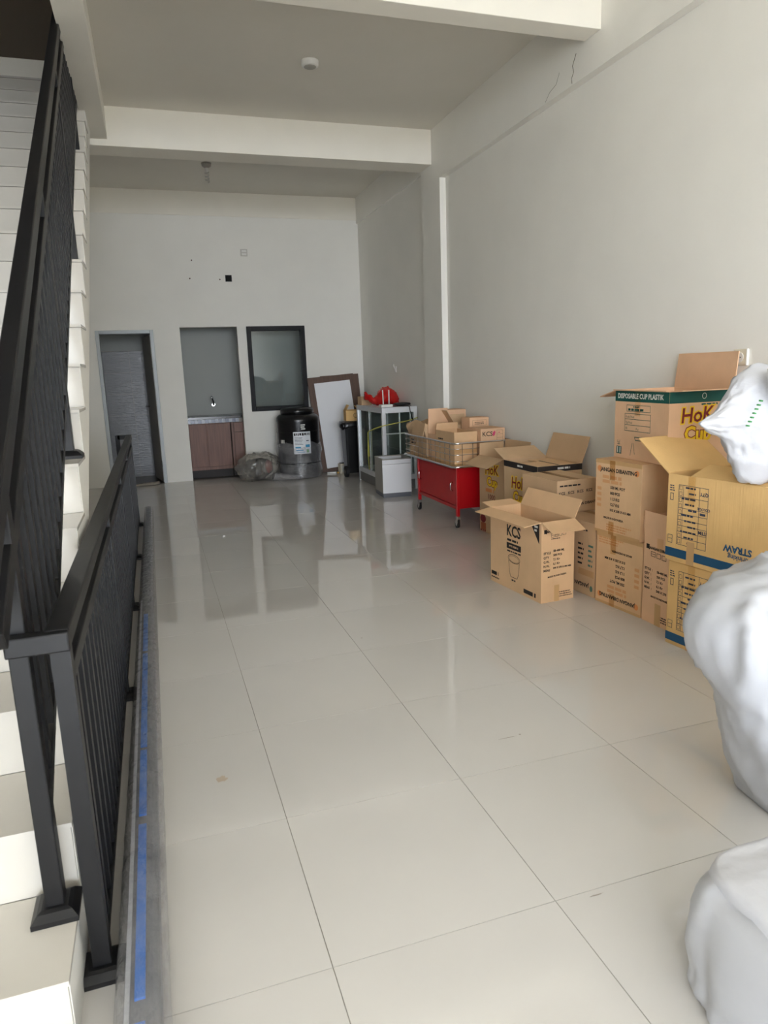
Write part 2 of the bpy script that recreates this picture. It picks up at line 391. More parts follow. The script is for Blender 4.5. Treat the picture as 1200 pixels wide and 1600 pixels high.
MB().box(-.95, .3, 10.808, 10.8148, -.03, 1.775).build('grout_bed', M_GROUT, bw)
for ch in bw.children:
    if ch.name.startswith('wall_tile'): ch.location.y = 10.808

# --- door frame and open leaf
dr = struct(thing('door_1', 'grey aluminium bathroom door frame with the leaf open inward', 'door')); del dr['category']
dx0, dx1 = DOOR[0], DOOR[1]
for nm, args in (('frame_jamb', (dx0, dx0+.045, YB-.02, YB+.12, -.0, 1.99)), ('frame_jamb', (dx1-.045, dx1, YB-.02, YB+.12, 0, 1.99)), ('frame_head', (dx0+.045, dx1-.045, YB-.02, YB+.12, 1.945, 1.99))):
    box(nm, M_FRAME, *args, parent=dr, bevel=.004)
h0 = Vector((dx1-.05, YB+.10, 0)); h1 = h0+Vector((-.10, .62, 0)); dd = (h1-h0).normalized(); nn = Vector((dd.y, -dd.x, 0))*.036
lf = MB().hexa([h0, h0+nn, h1+nn, h1, h0+Vector((0, 0, 1.93)), h0+nn+Vector((0, 0, 1.93)), h1+nn+Vector((0, 0, 1.93)), h1+Vector((0, 0, 1.93))]).build('leaf', M_DOOR, dr)
e0 = h0-dd*.003
MB().hexa([e0, e0+nn, h0+nn, h0, e0+Vector((0, 0, 1.93)), e0+nn+Vector((0, 0, 1.93)), h0+nn+Vector((0, 0, 1.93)), h0+Vector((0, 0, 1.93))]).build('leaf_edge', M_DOOREDGE, lf)
hp = h0+dd*.54+Vector((0, 0, 1.0)); on = -nn.normalized()
MB().tube([hp, hp+on*.05], .011, 10).tube([hp+on*.05, hp+on*.05-dd*.11], .009, 10).build('handle', M_CHROME, lf, smooth=True)
for zz in (.25, 1.0, 1.72): MB().tube([(h0.x+.004, h0.y-.012, zz-.045), (h0.x+.004, h0.y-.012, zz+.045)], .008, 8).build('hinge', M_CHROME, dr)

# --- window in the back wall
wn = struct(thing('window_1', 'black framed fixed window in the back wall', 'window')); del wn['category']
x0, x1, z0, z1 = WIN; fwid = .06
box('frame_stile', M_WINFRAME, x0, x0+fwid, YB-.02, YB+.08, z0, z1, wn, .004); box('frame_stile', M_WINFRAME, x1-fwid, x1, YB-.02, YB+.08, z0, z1, wn, .004)
box('frame_rail', M_WINFRAME, x0+fwid, x1-fwid, YB-.02, YB+.08, z1-fwid, z1, wn, .004); box('frame_rail', M_WINFRAME, x0+fwid, x1-fwid, YB-.02, YB+.08, z0, z0+fwid, wn, .004)
box('pane', M_GLASS, x0+fwid, x1-fwid, YB+.02, YB+.026, z0+fwid, z1-fwid, wn)

# ================================================================== STAIRCASE
RISE, RUN, Y1, Z1, XS, NST = .181, .2725, 1.37, .183, -.277, 22
SLOPE = RISE/RUN
def nose(y): return Z1+SLOPE*(y-Y1)
st = struct(thing('staircase', 'straight flight of ivory tiled stairs rising along the left wall', 'staircase', (0, 0, 0)))
poly = []
yk = lambda k: Y1+RUN*(k-1)+.012
for k in range(1, NST+1):
    zb = 0 if k == 1 else Z1+RISE*(k-2)-.012
    poly += [(yk(k), zb), (yk(k), Z1+RISE*(k-1)-.012)]
ye = yk(NST)+.30
poly.append((ye, Z1+RISE*(NST-1)-.012))
SO = .345
poly.append((ye, nose(ye)-SO)); ys0 = Y1+(SO-Z1)/SLOPE
poly.append((ys0, 0.0))
MB().prism(poly, XL, XS).build('stair_slab', M_STEPSIDE, st)
mr = MB().box(XL, XS-.002, 0, .012, 0, RISE-.014).mesh('riser'); mr.materials.append(M_STEP)
mt = MB().box(XL, XS+.004, -.014, RUN-.002, 0, .012).mesh('tread'); mt.materials.append(M_STEP)
for k in range(1, NST+1):
    y = Y1+RUN*(k-1); z = Z1+RISE*(k-1)
    inst('riser', mr, st, (0, y, z-RISE+.001)); inst('tread', mt, st, (0, y, z-.012))
struct(box('floor_upper', M_STEP, XL, -.33, ye+.002, 9.0, 3.80, 3.985), 'landing of the storey above')

# ================================================================== RAILINGS
def base_plate(par, x, y, z, s=.095):
    o = MB().lathe([(s*.74, 0), (s*.74, .012), (s*.55, .026), (s*.42, .030)], 4, (0, 0, 0)).build('base_plate', M_BLACK, par)
    o.location = (x, y, z); o.rotation_euler = (0, 0, PI/4); return o
# guard rail on the floor
gr = thing('guard_railing', 'low level black steel railing standing on the floor beside the stairs', 'railing', (-.237, 1.57, 0))
GL = 5.42
box('handrail', M_BLACK, -.025, .025, -.03, GL, .825, .868, gr, .004)
box('lower_rail', M_BLACK, -.02, .02, .0, GL, .735, .775, gr, .003)
box('bottom_rail', M_BLACK, -.015, .015, .0, GL, .045, .075, gr, .003)
bm = MB().box(-.014, .014, -.014, .014, .07, .74).mesh('baluster'); bm.materials.append(M_BLACK)
pm = MB().box(-.02, .02, -.02, .02, 0, .83).mesh('post'); pm.materials.append(M_BLACK)
sm = MB().box(-.016, .016, -.03, .03, .77, .83).mesh('spacer'); sm.materials.append(M_BLACK)
posts = [0, 1.53, 2.80, 4.08, 5.39]
for p in posts:
    inst('post', pm, gr, (0, p, 0)); base_plate(gr, 0, p, 0, .10)
y = .1
while y < GL-.05:
    if min(abs(y-p) for p in posts) > .045: inst('baluster', bm, gr, (0, y, 0))
    y += .098
# return bar across to the stair post
box('end_bar', M_BLACK, -.10, .025, -.05, -.015, .823, .866, gr, .004)
# far end square hoop
MB().bar((0, GL-.02, .85), (-.10, GL-.02, .85), .04, .04).bar((-.1, GL-.02, .87), (-.1, GL-.02, .0), .04, .04, (0, 1, 0)).build('end_return', M_BLACK, gr)

# stair railing
sg = thing('stair_railing', 'tall black steel stair railing sloping up the staircase edge', 'railing', (-.318, 1.575, Z1))
HR = .895
def sl(y, h): return (0.0-.003*y, y, nose(1.575+y)-Z1+h)   # local
Y0r, Y1r = -.20, 5.55
MB().bar(sl(Y0r, HR-.03), sl(Y1r, HR-.03), .045, .06).build('handrail', M_BLACK, sg, bevel=.004)
MB().bar(sl(Y0r, HR-.17), sl(Y1r, HR-.17), .04, .045).build('lower_rail', M_BLACK, sg, bevel=.003)
MB().bar(sl(.0, .10), sl(Y1r, .10), .03, .03).build('bottom_rail', M_BLACK, sg)
for i in range(5):
    y = 1.3625*i*.999; k = 5*i; zt = RISE*k
    top = nose(1.575+y)-Z1+HR-.05
    box('post', M_BLACK, -.02-.003*y, .02-.003*y, y-.02, y+.02, zt, top, sg, .003); base_plate(sg, -.003*y, y, zt, .095)
b2 = MB().box(-.014, .014, -.014, .014, .08, .725).mesh('baluster'); b2.materials.append(M_BLACK)
y = .1
while y < Y1r-.05:
    if min(abs(y-1.361*i) for i in range(5)) > .04:
        s_ = sl(y, 0); inst('baluster', b2, sg, s_)
    y += .098

# ================================================================== CARTONS
FACES = {}
def face_frame(W, L, face):
    if face == 'L': return Vector((-W/2, L/2, 0)), Vector((0, -1, 0)), Vector((-1, 0, 0))
    if face == 'N': return Vector((-W/2, -L/2, 0)), Vector((1, 0, 0)), Vector((0, -1, 0))
    if face == 'R': return Vector((W/2, -L/2, 0)), Vector((0, 1, 0)), Vector((1, 0, 0))
    if face == 'F': return Vector((W/2, L/2, 0)), Vector((-1, 0, 0)), Vector((0, 1, 0))
UPV = Vector((0, 0, 1))
class Carton:
    def __init__(s, name, label, N, ang, L, W, h, z0, m, closed=True, group=None, cat='cardboard box', flaps=(), t=.006, crump=0.0, seed=1, lid=True):
        a = math.radians(ang); ry = Vector((-math.sin(a), math.cos(a), 0)); rx = Vector((math.cos(a), math.sin(a), 0))
        c = Vector((N[0], N[1], z0))+rx*W/2+ry*L/2
        s.o = thing(name, label, cat, c, a, group); s.W, s.L, s.h, s.m = W, L, h, m; s.n = 0
        mb = MB(); w2, l2 = W/2, L/2
        if closed and not crump:
            mb.box(-w2, w2, -l2, l2, 0, h-.004)
            body = mb.build('body', m, s.o, bevel=.003)
            g = .0015
            MB().box(-w2+.001, -g, -l2+.001, l2-.001, h-.005, h).build('flap', m, s.o); MB().box(g, w2-.001, -l2+.001, l2-.001, h-.005, h).build('flap', m, s.o)
        else:
            n = 10 if crump else 1
            def wall(p, q, nrm):
                p, q, nrm = Vector(p), Vector(q), Vector(nrm)
                for i in range(n):
                    for k in range(n):
                        A = p.lerp(q, i/n); B = p.lerp(q, (i+1)/n); z0_, z1_ = h*k/n, h*(k+1)/n
                        mb.hexa([A+Vector((0, 0, z0_)), B+Vector((0, 0, z0_)), B+nrm*t+Vector((0, 0, z0_)), A+nrm*t+Vector((0, 0, z0_)), A+Vector((0, 0, z1_)), B+Vector((0, 0, z1_)), B+nrm*t+Vector((0, 0, z1_)), A+nrm*t+Vector((0, 0, z1_))])
            wall((-w2, -l2, 0), (w2, -l2, 0), (0, 1, 0)); wall((w2, l2, 0), (-w2, l2, 0), (0, -1, 0))
            wall((-w2, l2-t, 0), (-w2, -l2+t, 0), (1, 0, 0)); wall((w2, -l2+t, 0), (w2, l2-t, 0), (-1, 0, 0))
            mb.box(-w2+t, w2-t, -l2+t, l2-t, .001, t)
            if crump:
                for k, p in enumerate(mb.v):
                    q = Vector(p)*7+Vector((seed*5.1, seed, 0)); d = noise.noise_vector(q)*crump*(p[2]/h)
                    mb.v[k] = tuple(Vector(p)+d)
            mb.build('body', m, s.o)
        for f in flaps: s.flap(*f)
    def flap(s, face, ang, ln, m=None, a0=0.0, a1=1.0, taper=.004, twist=0.0):
        o, r, nrm = face_frame(s.W, s.L, face); wd = s.W if face in 'NF' else s.L
        th = math.radians(ang); d = nrm*math.cos(th)+UPV*math.sin(th); k = UPV*math.cos(th)-nrm*math.sin(th); t = .005
        A = o+r*(wd*a0)+UPV*s.h; B = o+r*(wd*a1)+UPV*s.h
        dA = d*(ln*(1+twist)); dB = d*(ln*(1-twist))
        P = [A, B, B-r*taper+dB, A+r*taper+dA]
        MB().hexa([p-k*t/2 for p in P]+[p+k*t/2 for p in P]).build('flap', m or s.m, s.o)
    def _mat(s, face, u, v, flip, off):
        o, r, nrm = face_frame(s.W, s.L, face); p = o+r*u+UPV*v+nrm*off
        r_, u_ = (r, UPV) if not flip else (-r, -UPV)
        return Matrix(((r_.x, u_.x, nrm.x, p.x), (r_.y, u_.y, nrm.y, p.y), (r_.z, u_.z, nrm.z, p.z), (0, 0, 0, 1)))
    def text(s, face, u, v, txt, size, m, flip=False, bold=.0, off=.0012, align='CENTER', sx=1.0, shear=0.0, rot=0.0):
        cu = bpy.data.curves.new('printed_text', 'FONT'); cu.body = txt; cu.size = size; cu.align_x = align; cu.align_y = 'CENTER'
        cu.offset = bold; cu.resolution_u = 2; cu.shear = shear; cu.materials.append(m)
        tmp = bpy.data.objects.new('tmp_text', cu); me = bpy.data.meshes.new_from_object(tmp); bpy.data.objects.remove(tmp); me.name = 'printed_text'
        if not me.materials: me.materials.append(m)
        ob = bpy.data.objects.new('printed_text', me); COL.objects.link(ob); ob.parent = s.o
        ob.matrix_local = s._mat(face, u, v, flip, off) @ Matrix.Rotation(rot, 4, 'Z') @ Matrix.Diagonal((sx, 1, 1, 1))
        return ob
    def patch(s, face, rects, m, name='printed_mark', off=.0008):
        """flat ink marks: list of (u0,v0,u1,v1) on one face"""
        o, r, nrm = face_frame(s.W, s.L, face); mb = MB()
        for u0, v0, u1, v1 in rects:
            P = [o+r*u0+UPV*v0, o+r*u1+UPV*v0, o+r*u1+UPV*v1, o+r*u0+UPV*v1]
            i = len(mb.v); mb.v += [tuple(p+nrm*off) for p in P]; mb.f.append((i, i+1, i+2, i+3))
        return mb.build(name, m, s.o)
    def poly(s, face, pts, m, name='printed_mark', off=.0009):
        o, r, nrm = face_frame(s.W, s.L, face); mb = MB(); mb.v = [tuple(o+r*u+UPV*v+nrm*off) for u, v in pts]; mb.f = [tuple(range(len(pts)))]
        return mb.build(name, m, s.o)
    def frame(s, face, u0, v0, u1, v1, m, t=.003, rows=(), cols=()):
        R = [(u0, v0, u1, v0+t), (u0, v1-t, u1, v1), (u0, v0, u0+t, v1), (u1-t, v0, u1, v1)]
        R += [(u0, q, u1, q+t) for q in rows]+[(q, v0, q+t, v1) for q in cols]
        return s.patch(face, R, m, 'printed_table')
    def lines(s, face, u, v, wd, n, hgt, pitch, m, seed=0, align='l'):
        rnd = random.Random(seed); R = []
        for i in range(n):
            x = u; ww = wd*(.75+.25*rnd.random()); end = x+ww
            while x < end-.004:
                l = min(end-x, hgt*(1.2+2.6*rnd.random())); R.append((x, v-i*pitch-hgt/2, x+l, v-i*pitch+hgt/2)); x += l+hgt*.5
        return s.patch(face, R, m, 'printed_lines')
    def outline(s, face, pts, m, t=.0035, closed=False):
        R = MB(); o, r, nrm = face_frame(s.W, s.L, face)
        q = [Vector((u, v)) for u, v in pts]
        if closed: q.append(q[0])
        for a, b in zip(q, q[1:]):
            d = (b-a).normalized(); k = Vector((-d.y, d.x))*t/2; i = len(R.v)
            for e in (a-k, b-k, b+k, a+k): R.v.append(tuple(o+r*e.x+UPV*e.y+nrm*.0009))
            R.f.append((i, i+1, i+2, i+3))
        return R.build('printed_drawing', m, s.o)
    def tape(s, face, u0, v0, u1, v1, m=None): return s.patch(face, [(u0, v0, u1, v1)], m or KT, 'packing_tape', .0016)
    def top_tape(s, wd=.05, m=None):
        MB().box(-wd/2, wd/2, -s.L/2+.002, s.L/2-.002, s.h, s.h+.0012).build('packing_tape', m or KT, s.o)
def ell(cu, cv, ru, rv, n=24, a0=0, a1=2*PI): return [(cu+ru*math.cos(a0+(a1-a0)*i/n), cv+rv*math.sin(a0+(a1-a0)*i/n)) for i in range(n+1)]
G1 = 'cartons stacked along the right wall'
# --- KCS open carton in front
c = Carton('open_carton', 'open tan carton printed KCS with a bowl drawing, standing foremost on the floor', (2.056, 3.444), 5.0, .551, .233, .487, 0, K1, False, G1,
           flaps=[('L', -7, .118), ('R', 62, .118), ('N', -24, .112), ('F', 8, .112)])
L_ = .551
c.text('L', .265, .375, 'KCS', .098, P_BLK, bold=.0026, sx=.86)
c.lines('L', .195, .318, .15, 1, .014, .02, P_BLK, 1)
c.patch('L', [(.19, .262, .345, .300)], P_BLK); c.lines('L', .215, .281, .11, 1, .012, .02, K1, 5).data.materials[0] = K3
c.lines('L', .195, .247, .15, 1, .010, .02, P_BLK, 2)
c.outline('L', ell(.27, .205, .064, .027), P_BLK); c.outline('L', ell(.27, .203, .055, .020), P_BLK, .002)
c.outline('L', [(.212, .19), (.22, .12), (.235, .085), (.305, .085), (.322, .12), (.328, .19)], P_BLK)
c.lines('L', .245, .066, .05, 1, .010, .02, P_BLK, 9)
c.lines('L', .012, .062, .10, 1, .024, .02, P_BLK, 3); c.lines('L', .012, .033, .11, 1, .009, .02, P_BLK, 4)
c.poly('L', [(L_-.115, .478), (L_-.02, .478), (L_-.02, .355)], P_BLK); c.lines('L', L_-.068, .455, .035, 2, .013, .022, P_WHT, 6).location = (-.0006, 0, 0)
c.lines('L', .375, .033, .155, 1, .026, .02, P_BLK, 8)
c.patch('N', [(.018, .418, .038, .442), (.195, .430, .213, .454)], P_BLK); c.text('N', .117, .434, 'JANGAN DIBANTING', .018, P_BLK, bold=.0009, rot=.09)
c.frame('N', .068, .392, .090, .416, P_BLK, .002, rows=(.404,)); c.frame('N', .095, .394, .118, .419, P_BLK, .003, rows=(.405,)); c.frame('N', .123, .397, .143, .421, P_BLK, .002); c.frame('N', .148, .399, .172, .424, P_BLK, .002, rows=(.412,))
c.lines('N', .068, .383, .075, 1, .005, .02, P_BLK, 7)
for i, (a, b) in enumerate((('STYLE', 'SB-400 ML'), ('QTY', '500 PCS'), ('G.W.', '7,1 Kg'), ('N.W.', '6,1 Kg'), ('MEAS', '540 X 270 X 490 MM'))):
    v = .300-i*.026
    c.text('N', .015, v, a, .019, P_BLK, bold=.0007, align='LEFT'); c.text('N', .062, v+.006, ':', .017, P_BLK, align='LEFT'); c.text('N', .083, v+.010, b, .018 if i < 4 else .0145, P_BLK, bold=.0007, align='LEFT')
c.text('N', .112, .158, 'MADE IN INDONESIA', .014, P_BLK, bold=.0005, rot=.06)
c.lines('N', .10, .053, .125, 3, .0055, .013, P_BLK, 11); c.tape('N', .092, .0, .128, .10)

# --- jangan dibanting cartons, two high
def jangan(cn, flip):
    h = cn.h; F = (lambda v: v) if not flip else (lambda v: h-v); U = (lambda u: u) if not flip else (lambda u: cn.L-u)
    def tx(u, v, t_, sz, m, al='LEFT', **k): cn.text('L', U(u), F(v), t_, sz, m, flip, align=al, **k)
    def pt(rs, m): cn.patch('L', [(min(U(a), U(b)), min(F(p), F(q)), max(U(a), U(b)), max(F(p), F(q))) for a, p, b, q in rs], m)
    tx(.185, .365, 'JANGAN DIBANTING', .030, P_BLK, 'CENTER', bold=.001)
    for x in (.025, .318): cn.poly('L', ell(U(x+.008), F(.368), .017, .017), P_ORG)
    cn.lines('L', *( (.06, .325) if not flip else (.10, F(.328)+.022)), .19, 2, .018, .026, P_ORG2, 21)
    for i in range(4):
        pt([(.018, .245-.032*i, .052, .263-.032*i)], P_ORG2)
    for i, t_ in enumerate(('550 ML POT', '800 PCS', '11,3 KG', '12,7 KG', '515 X 335 X 415 MM')):
        tx(.125, .268-.032*i, t_, .022 if i < 4 else .0185, P_BLK, bold=.0008)
    tx(.155, .092, 'MADE IN INDONESIA', .0165, P_BLK, 'CENTER', bold=.0005)
    cn.lines('L', *((.10, .055) if not flip else (.02, F(.055)+.028)), .20, 3, .008, .014, P_ORG2, 23)
    cn.tape('L', .118, 0, .160, .075, KTB); cn.tape('L', .118, h-.11, .160, h, KTB); cn.top_tape(.06)
    cn.patch('L', [(0, h-.022, cn.L, h)], KT, 'packing_tape', .0007); cn.patch('L', [(0, 0, cn.L, .016)], KT, 'packing_tape', .0007)
j1 = Carton('carton', 'sealed tan carton with upside down JANGAN DIBANTING print, bottom of its stack', (2.42, 3.021), 5.7, .362, .44, .42, 0, K1, True, G1); jangan(j1, True)
j2 = Carton('carton', 'sealed tan carton with upright orange JANGAN DIBANTING print, second in its stack', (2.405, 3.03), 5.0, .362, .45, .42, .4235, K1, True, G1); jangan(j2, False)

# --- hok cup carton on top
hk = Carton('open_carton', 'open carton with green DISPOSABLE CUP PLASTIK band, topmost of its stack by the wall socket', (2.47, 2.925), -3.0, .47, .385, .375, .846, K3, False, G1,
            flaps=[('L', 9, .02), ('F', -14, .17), ('N', 3, .09), ('R', 84, .19)])
LK = .47
hk.patch('L', [(0, .315, LK, .372)], P_GRN); hk.text('L', .225, .344, 'DISPOSABLE CUP PLASTIK', .037, P_WHT, bold=.0012, off=.0016, sx=.93)
hk.frame('L', .11, .262, .32, .298, P_GRN, .0025); hk.lines('L', .17, .288, .08, 1, .007, .01, P_GRN, 31); hk.lines('L', .125, .273, .18, 1, .012, .01, P_GRN, 32)
hk.frame('L', .095, .155, .325, .252, P_GRN, .0028, rows=(.187, .219))
hk.text('L', .105, .233, 'Kode Prod', .017, P_GRN, align='LEFT'); hk.text('L', .105, .201, 'Tgl Prod', .017, P_GRN, align='LEFT'); hk.text('L', .105, .170, 'ISI', .017, P_GRN, align='LEFT'); hk.text('L', .2, .168, 'Pcs', .018, P_GRN, align='LEFT')
hk.outline('L', [(.19, .125), (.27, .125), (.262, .108), (.198, .108)], P_GRN, .004, True); hk.outline('L', [(.17, .09), (.155, .02)], P_GRN, .003); hk.outline('L', [(.18, .09), (.195, .03)], P_GRN, .003)
hk.patch('L', [(.024, .022, .072, .064)], P_GRN); hk.text('L', .048, .043, '11', .044, P_WHT, bold=.002, off=.0016)
hk.outline('L', [(.034, .10), (.034, .085), (.052, .085), (.056, .10)], P_GRN, .003); hk.patch('L', [(.032, .074, .056, .078)], P_GRN)
hk.tape('L', .185, .24, .235, .372, KTC)
hk.patch('N', [(0, .315, .385, .372)], P_GRN)
hk.outline('N', ell(.205, .347, .012, .014), P_WHT, .003)
hk.lines('N', .19, .305, .11, 1, .009, .01, P_GRN, 33)
def hotcup(cn, face, u, v, sc, third=True):
    for b, m, o_ in ((.010*sc, P_YEL, .0011), (.0022*sc, P_MAR, .0017)): cn.text(face, u, v, 'HoK', .115*sc, m, bold=b, off=o_, sx=.95, shear=.12, rot=.04)
    for b, m, o_ in ((.009*sc, P_MAR, .0011), (.004*sc, P_YEL, .0017)): cn.text(face, u+.012*sc, v-.105*sc, 'Cup', .108*sc, m, bold=b, off=o_, sx=.95, rot=-.02)
    if third: cn.lines(face, u-.09*sc, v-.178*sc, .20*sc, 1, .018*sc, .02, P_MAR, 34)
hotcup(hk, 'N', .165, .250, .92)

# --- the second open KCS carton between the jangan stack and the straw cartons
n2 = Carton('open_carton', 'narrow open tan carton with one upright flap, wedged between taller cartons by the straw boxes', (2.425, 2.765), 1.0, .245, .42, .475, 0, K3, False, G1,
            flaps=[('L', 88, .13), ('R', 85, .13), ('N', 95, .04), ('F', 80, .10)])
n2.patch('L', [(.018, .405, .042, .43)], P_BLK); n2.text('L', .135, .412, 'JANGAN DIBANTING', .02, P_BLK, bold=.001)
n2.frame('L', .055, .368, .09, .395, P_BLK, .003, rows=(.38,)); n2.frame('L', .097, .366, .13, .393, P_BLK, .003); n2.frame('L', .137, .364, .17, .391, P_BLK, .003)
for i, (a, b) in enumerate((('STYLE', 'SB-400 ML'), ('QTY', '500 PCS'), ('G.W.', '7,1 Kg'), ('N.W.', '6,1 Kg'), ('MEAS', '540 X 270'))):
    n2.text('L', .012, .295-.026*i, a+'  :', .018, P_BLK, bold=.0007, align='LEFT'); n2.text('L', .105, .292-.026*i, b, .018, P_BLK, bold=.0007, align='LEFT')
n2.text('L', .135, .15, 'MADE IN INDONESIA', .0145, P_BLK, bold=.0004); n2.lines('L', .10, .055, .13, 3, .006, .013, P_BLK, 41); n2.tape('L', .10, 0, .145, .12); n2.tape('L', .10, .40, .145, .475, KTC)

# --- straw cartons, two high
def straw(cn):
    h = cn.h; L = cn.L
    cn.patch('L', [(0, .020, .40, .062)], P_BLU)
    cn.text('L', .400, .128, 'STRAW', .042, P_BLU, True, bold=.0016); cn.text('L', .405, .092, 'drinking', .032, P_BLU, True, bold=.0006)
    cn.frame('L', .065, .085, .235, h-.045, P_NAVY, .0022, cols=(.092, .185), rows=(.118, .148, .178, .205, .235, .262, .315))
    for i in range(10): cn.frame('L', .070, .092+.0285*i, .086, .112+.0285*i, P_NAVY, .0018)
    for i in range(11): cn.lines('L', .125-.02*(i % 3), .10+.0262*i, .05+.02*(i % 3), 1, .0085, .01, P_NAVY, 50+i)
    cn.text('L', .212, h-.075, 'QTY', .022, P_NAVY, True, bold=.0008); cn.text('L', .212, .275, 'COLOUR', .017, P_NAVY, True, bold=.0006); cn.lines('L', .192, .25, .04, 1, .011, .01, P_NAVY, 71); cn.text('L', .212, .165, 'ITEM', .022, P_NAVY, True, bold=.0008)
    cn.frame('L', .012, .085, .040, .125, P_NAVY, .0022, rows=(.105,)); cn.lines('L', .012, h-.055, .032, 3, .005, .011, P_NAVY, 72); cn.frame('L', .016, h-.125, .036, h-.09, P_NAVY, .003)
    cn.tape('L', .128, 0, .172, .11); cn.tape('L', .12, h-.14, .16, h, KTC)
s1 = Carton('carton', 'golden straw carton with blue stripe at floor level, under another straw carton', (2.383, 2.10), 6.0, .605, .42, .428, 0, K2, True, G1); straw(s1)
s2 = Carton('open_carton', 'open golden drinking straw carton with a big raised flap, stacked on its twin', (2.368, 2.11), 6.0, .605, .42, .418, .4315, K2, False, G1,
            flaps=[('F', 36, .255), ('L', 158, .12, None, .22, 1.0), ('N', 140, .16)]); straw(s2)

# --- cartons behind
d_ = Carton('carton', 'low sealed greyish carton half hidden between the KCS carton and the jangan stack', (2.391, 3.404), 5.0, .345, .40, .452, 0, K4, True, G1)
d_.lines('L', .17, .40, .12, 1, .010, .02, P_BLK, 81); d_.lines('L', .19, .31, .055, 5, .012, .030, P_BLK, 82); d_.lines('L', .285, .31, .05, 5, .013, .030, P_TEAL, 83)
d_.text('L', .23, .062, 'JANGAN', .034, P_BLK, True, bold=.001); d_.poly('L', ell(.318, .05, .013, .018), P_TEAL); d_.top_tape(.05, KTC); d_.tape('L', .2, .12, .34, .16, KTC)
c_ = Carton('carton', 'tall sealed brown carton with repeated KCS lettering behind the open KCS carton', (2.352, 3.76), 3.0, .40, .30, .66, 0, K4, True, G1)
c_.poly('L', [(.0, .47), (.075, .47), (.06, .42), (.06, .37), (0, .37)], P_LGRN); c_.lines('L', .03, .43, .04, 2, .012, .02, P_BLK, 91)
c_.lines('N', .02, .625, .18, 1, .010, .02, P_BLK, 92); c_.text('N', .14, .580, 'KCS   KCS   KCS   KCS', .026, P_BLK, bold=.0006, rot=.03); c_.patch('N', [(.125, .488, .148, .512)], P_BLK); c_.text('N', .225, .503, 'JANGAN DIBANTING', .023, P_BLK, bold=.0008, rot=.05); c_.top_tape(.05, KTC)
A_ = Carton('open_carton', 'large open Hok Cup carton with black top band behind the stacked cartons', (2.47, 4.20), 1.0, .47, .36, .69, 0, K4, False, G1,
            flaps=[('F', 22, .18), ('R', 70, .19)])
A_.patch('L', [(0, .645, .47, .688)], P_BLK); A_.patch('N', [(0, .645, .36, .688)], P_BLK)
A_.lines('L', .20, .667, .08, 1, .014, .02, P_WHT, 95).location = (-.0006, 0, 0); A_.lines('N', .16, .667, .12, 1, .014, .02, P_WHT, 96).location = (0, -.0006, 0)
hotcup(A_, 'L', .215, .535, 1.0); A_.poly('L', ell(.19, .345, .075, .022), P_WHT); A_.text('L', .2, .27, '1000', .06, P_MAR, bold=.001)
MB().box(-.18, .0, -.22, .05, .676, .681).build('inner_flap', K1, A_.o); MB().box(.005, .18, -.22, .2, .674, .679).build('inner_flap', K1, A_.o)
MB().box(-.165, -.155, -.215, .04, .681, .6816).build('packing_tape', P_BLK, A_.o); MB().box(.03, .045, -.215, .1, .679, .6797).build('packing_tape', P_BLK, A_.o)
B_ = Carton('open_carton', 'farther open Cup 1000 carton touching the red cart, left flap hanging out', (2.605, 4.945), 4.5, .378, .24, .65, 0, K4, False, G1,
            flaps=[('L', -22, .17), ('F', 90, .10), ('R', 82, .12)])
hotcup(B_, 'L', .19, .54, .95, False); B_.lines('L', .10, .37, .16, 1, .03, .02, P_ORG, 97); B_.text('L', .19, .315, '1000', .06, P_MAR, bold=.0005); B_.outline('L', [(.06, .245), (.28, .225)], P_BLK, .003); B_.lines('L', .12, .20, .13, 2, .018, .03, P_ORG, 98)
B_.poly('L', ell(.055, .115, .045, .035), P_MAR); B_.patch('L', [(.02, .015, .10, .08)], mat('print_rust', (168, 92, 58), .8)); B_.lines('L', .01, .012, .11, 1, .014, .02, P_MAR, 99)

# ================================================================== RED CART AND ITS CARTONS
rc = thing('red_cart', 'red steel two-door trolley on casters with a wire basket top', 'trolley', (2.63, 5.94, 0))
ax0, ax1, ay0, ay1 = -.205, .235, -.475, .475
body = MB().box(ax0+.02, ax1, ay0+.02, ay1-.02, .17, .185).box(ax0+.02, ax1, ay0+.02, ay1-.02, .525, .535).box(ax1-.008, ax1, ay0+.02, ay1-.02, .185, .525).box(ax0+.02, ax1, ay0+.012, ay0+.02, .17, .535).box(ax0+.02, ax1, ay1-.02, ay1-.012, .17, .535).box(ax0+.03, ax0+.036, ay0+.02, ay1-.02, .185, .525)
body.build('body', M_RED, rc)
for y in (ay0, ay1-.03):
    for x in (ax0, ax1-.03): box('leg', M_RED, x, x+.03, y, y+.03, .105, .545, rc, .003)
box('frame_rail', M_RED, ax0+.002, ax0+.03, ay0+.03, ay1-.03, .165, .195, rc, .003); box('frame_rail', M_RED, ax0+.002, ax0+.03, ay0+.03, ay1-.03, .515, .545, rc, .003)
for s_, (a, b) in enumerate(((ay0+.035, -.004), (.004, ay1-.035))):
    dr_ = box('door', M_RED, ax0+.004+.008*s_, ax0+.018+.008*s_, a, b, .20, .51, rc, .004)
    yh = a+.055 if s_ == 0 else b-.04
    MB().tube([(ax0+.004+.008*s_, yh, .40), (ax0-.018+.008*s_, yh, .385), (ax0-.018+.008*s_, yh, .335), (ax0+.004+.008*s_, yh, .32)], .006, 8).build('handle', M_CHROME, dr_, smooth=True)
MB().tube([(.07, ay0+.013, .49), (.07, ay0+.010, .49)], .013, 12).build('lock', M_RUBBER, rc)
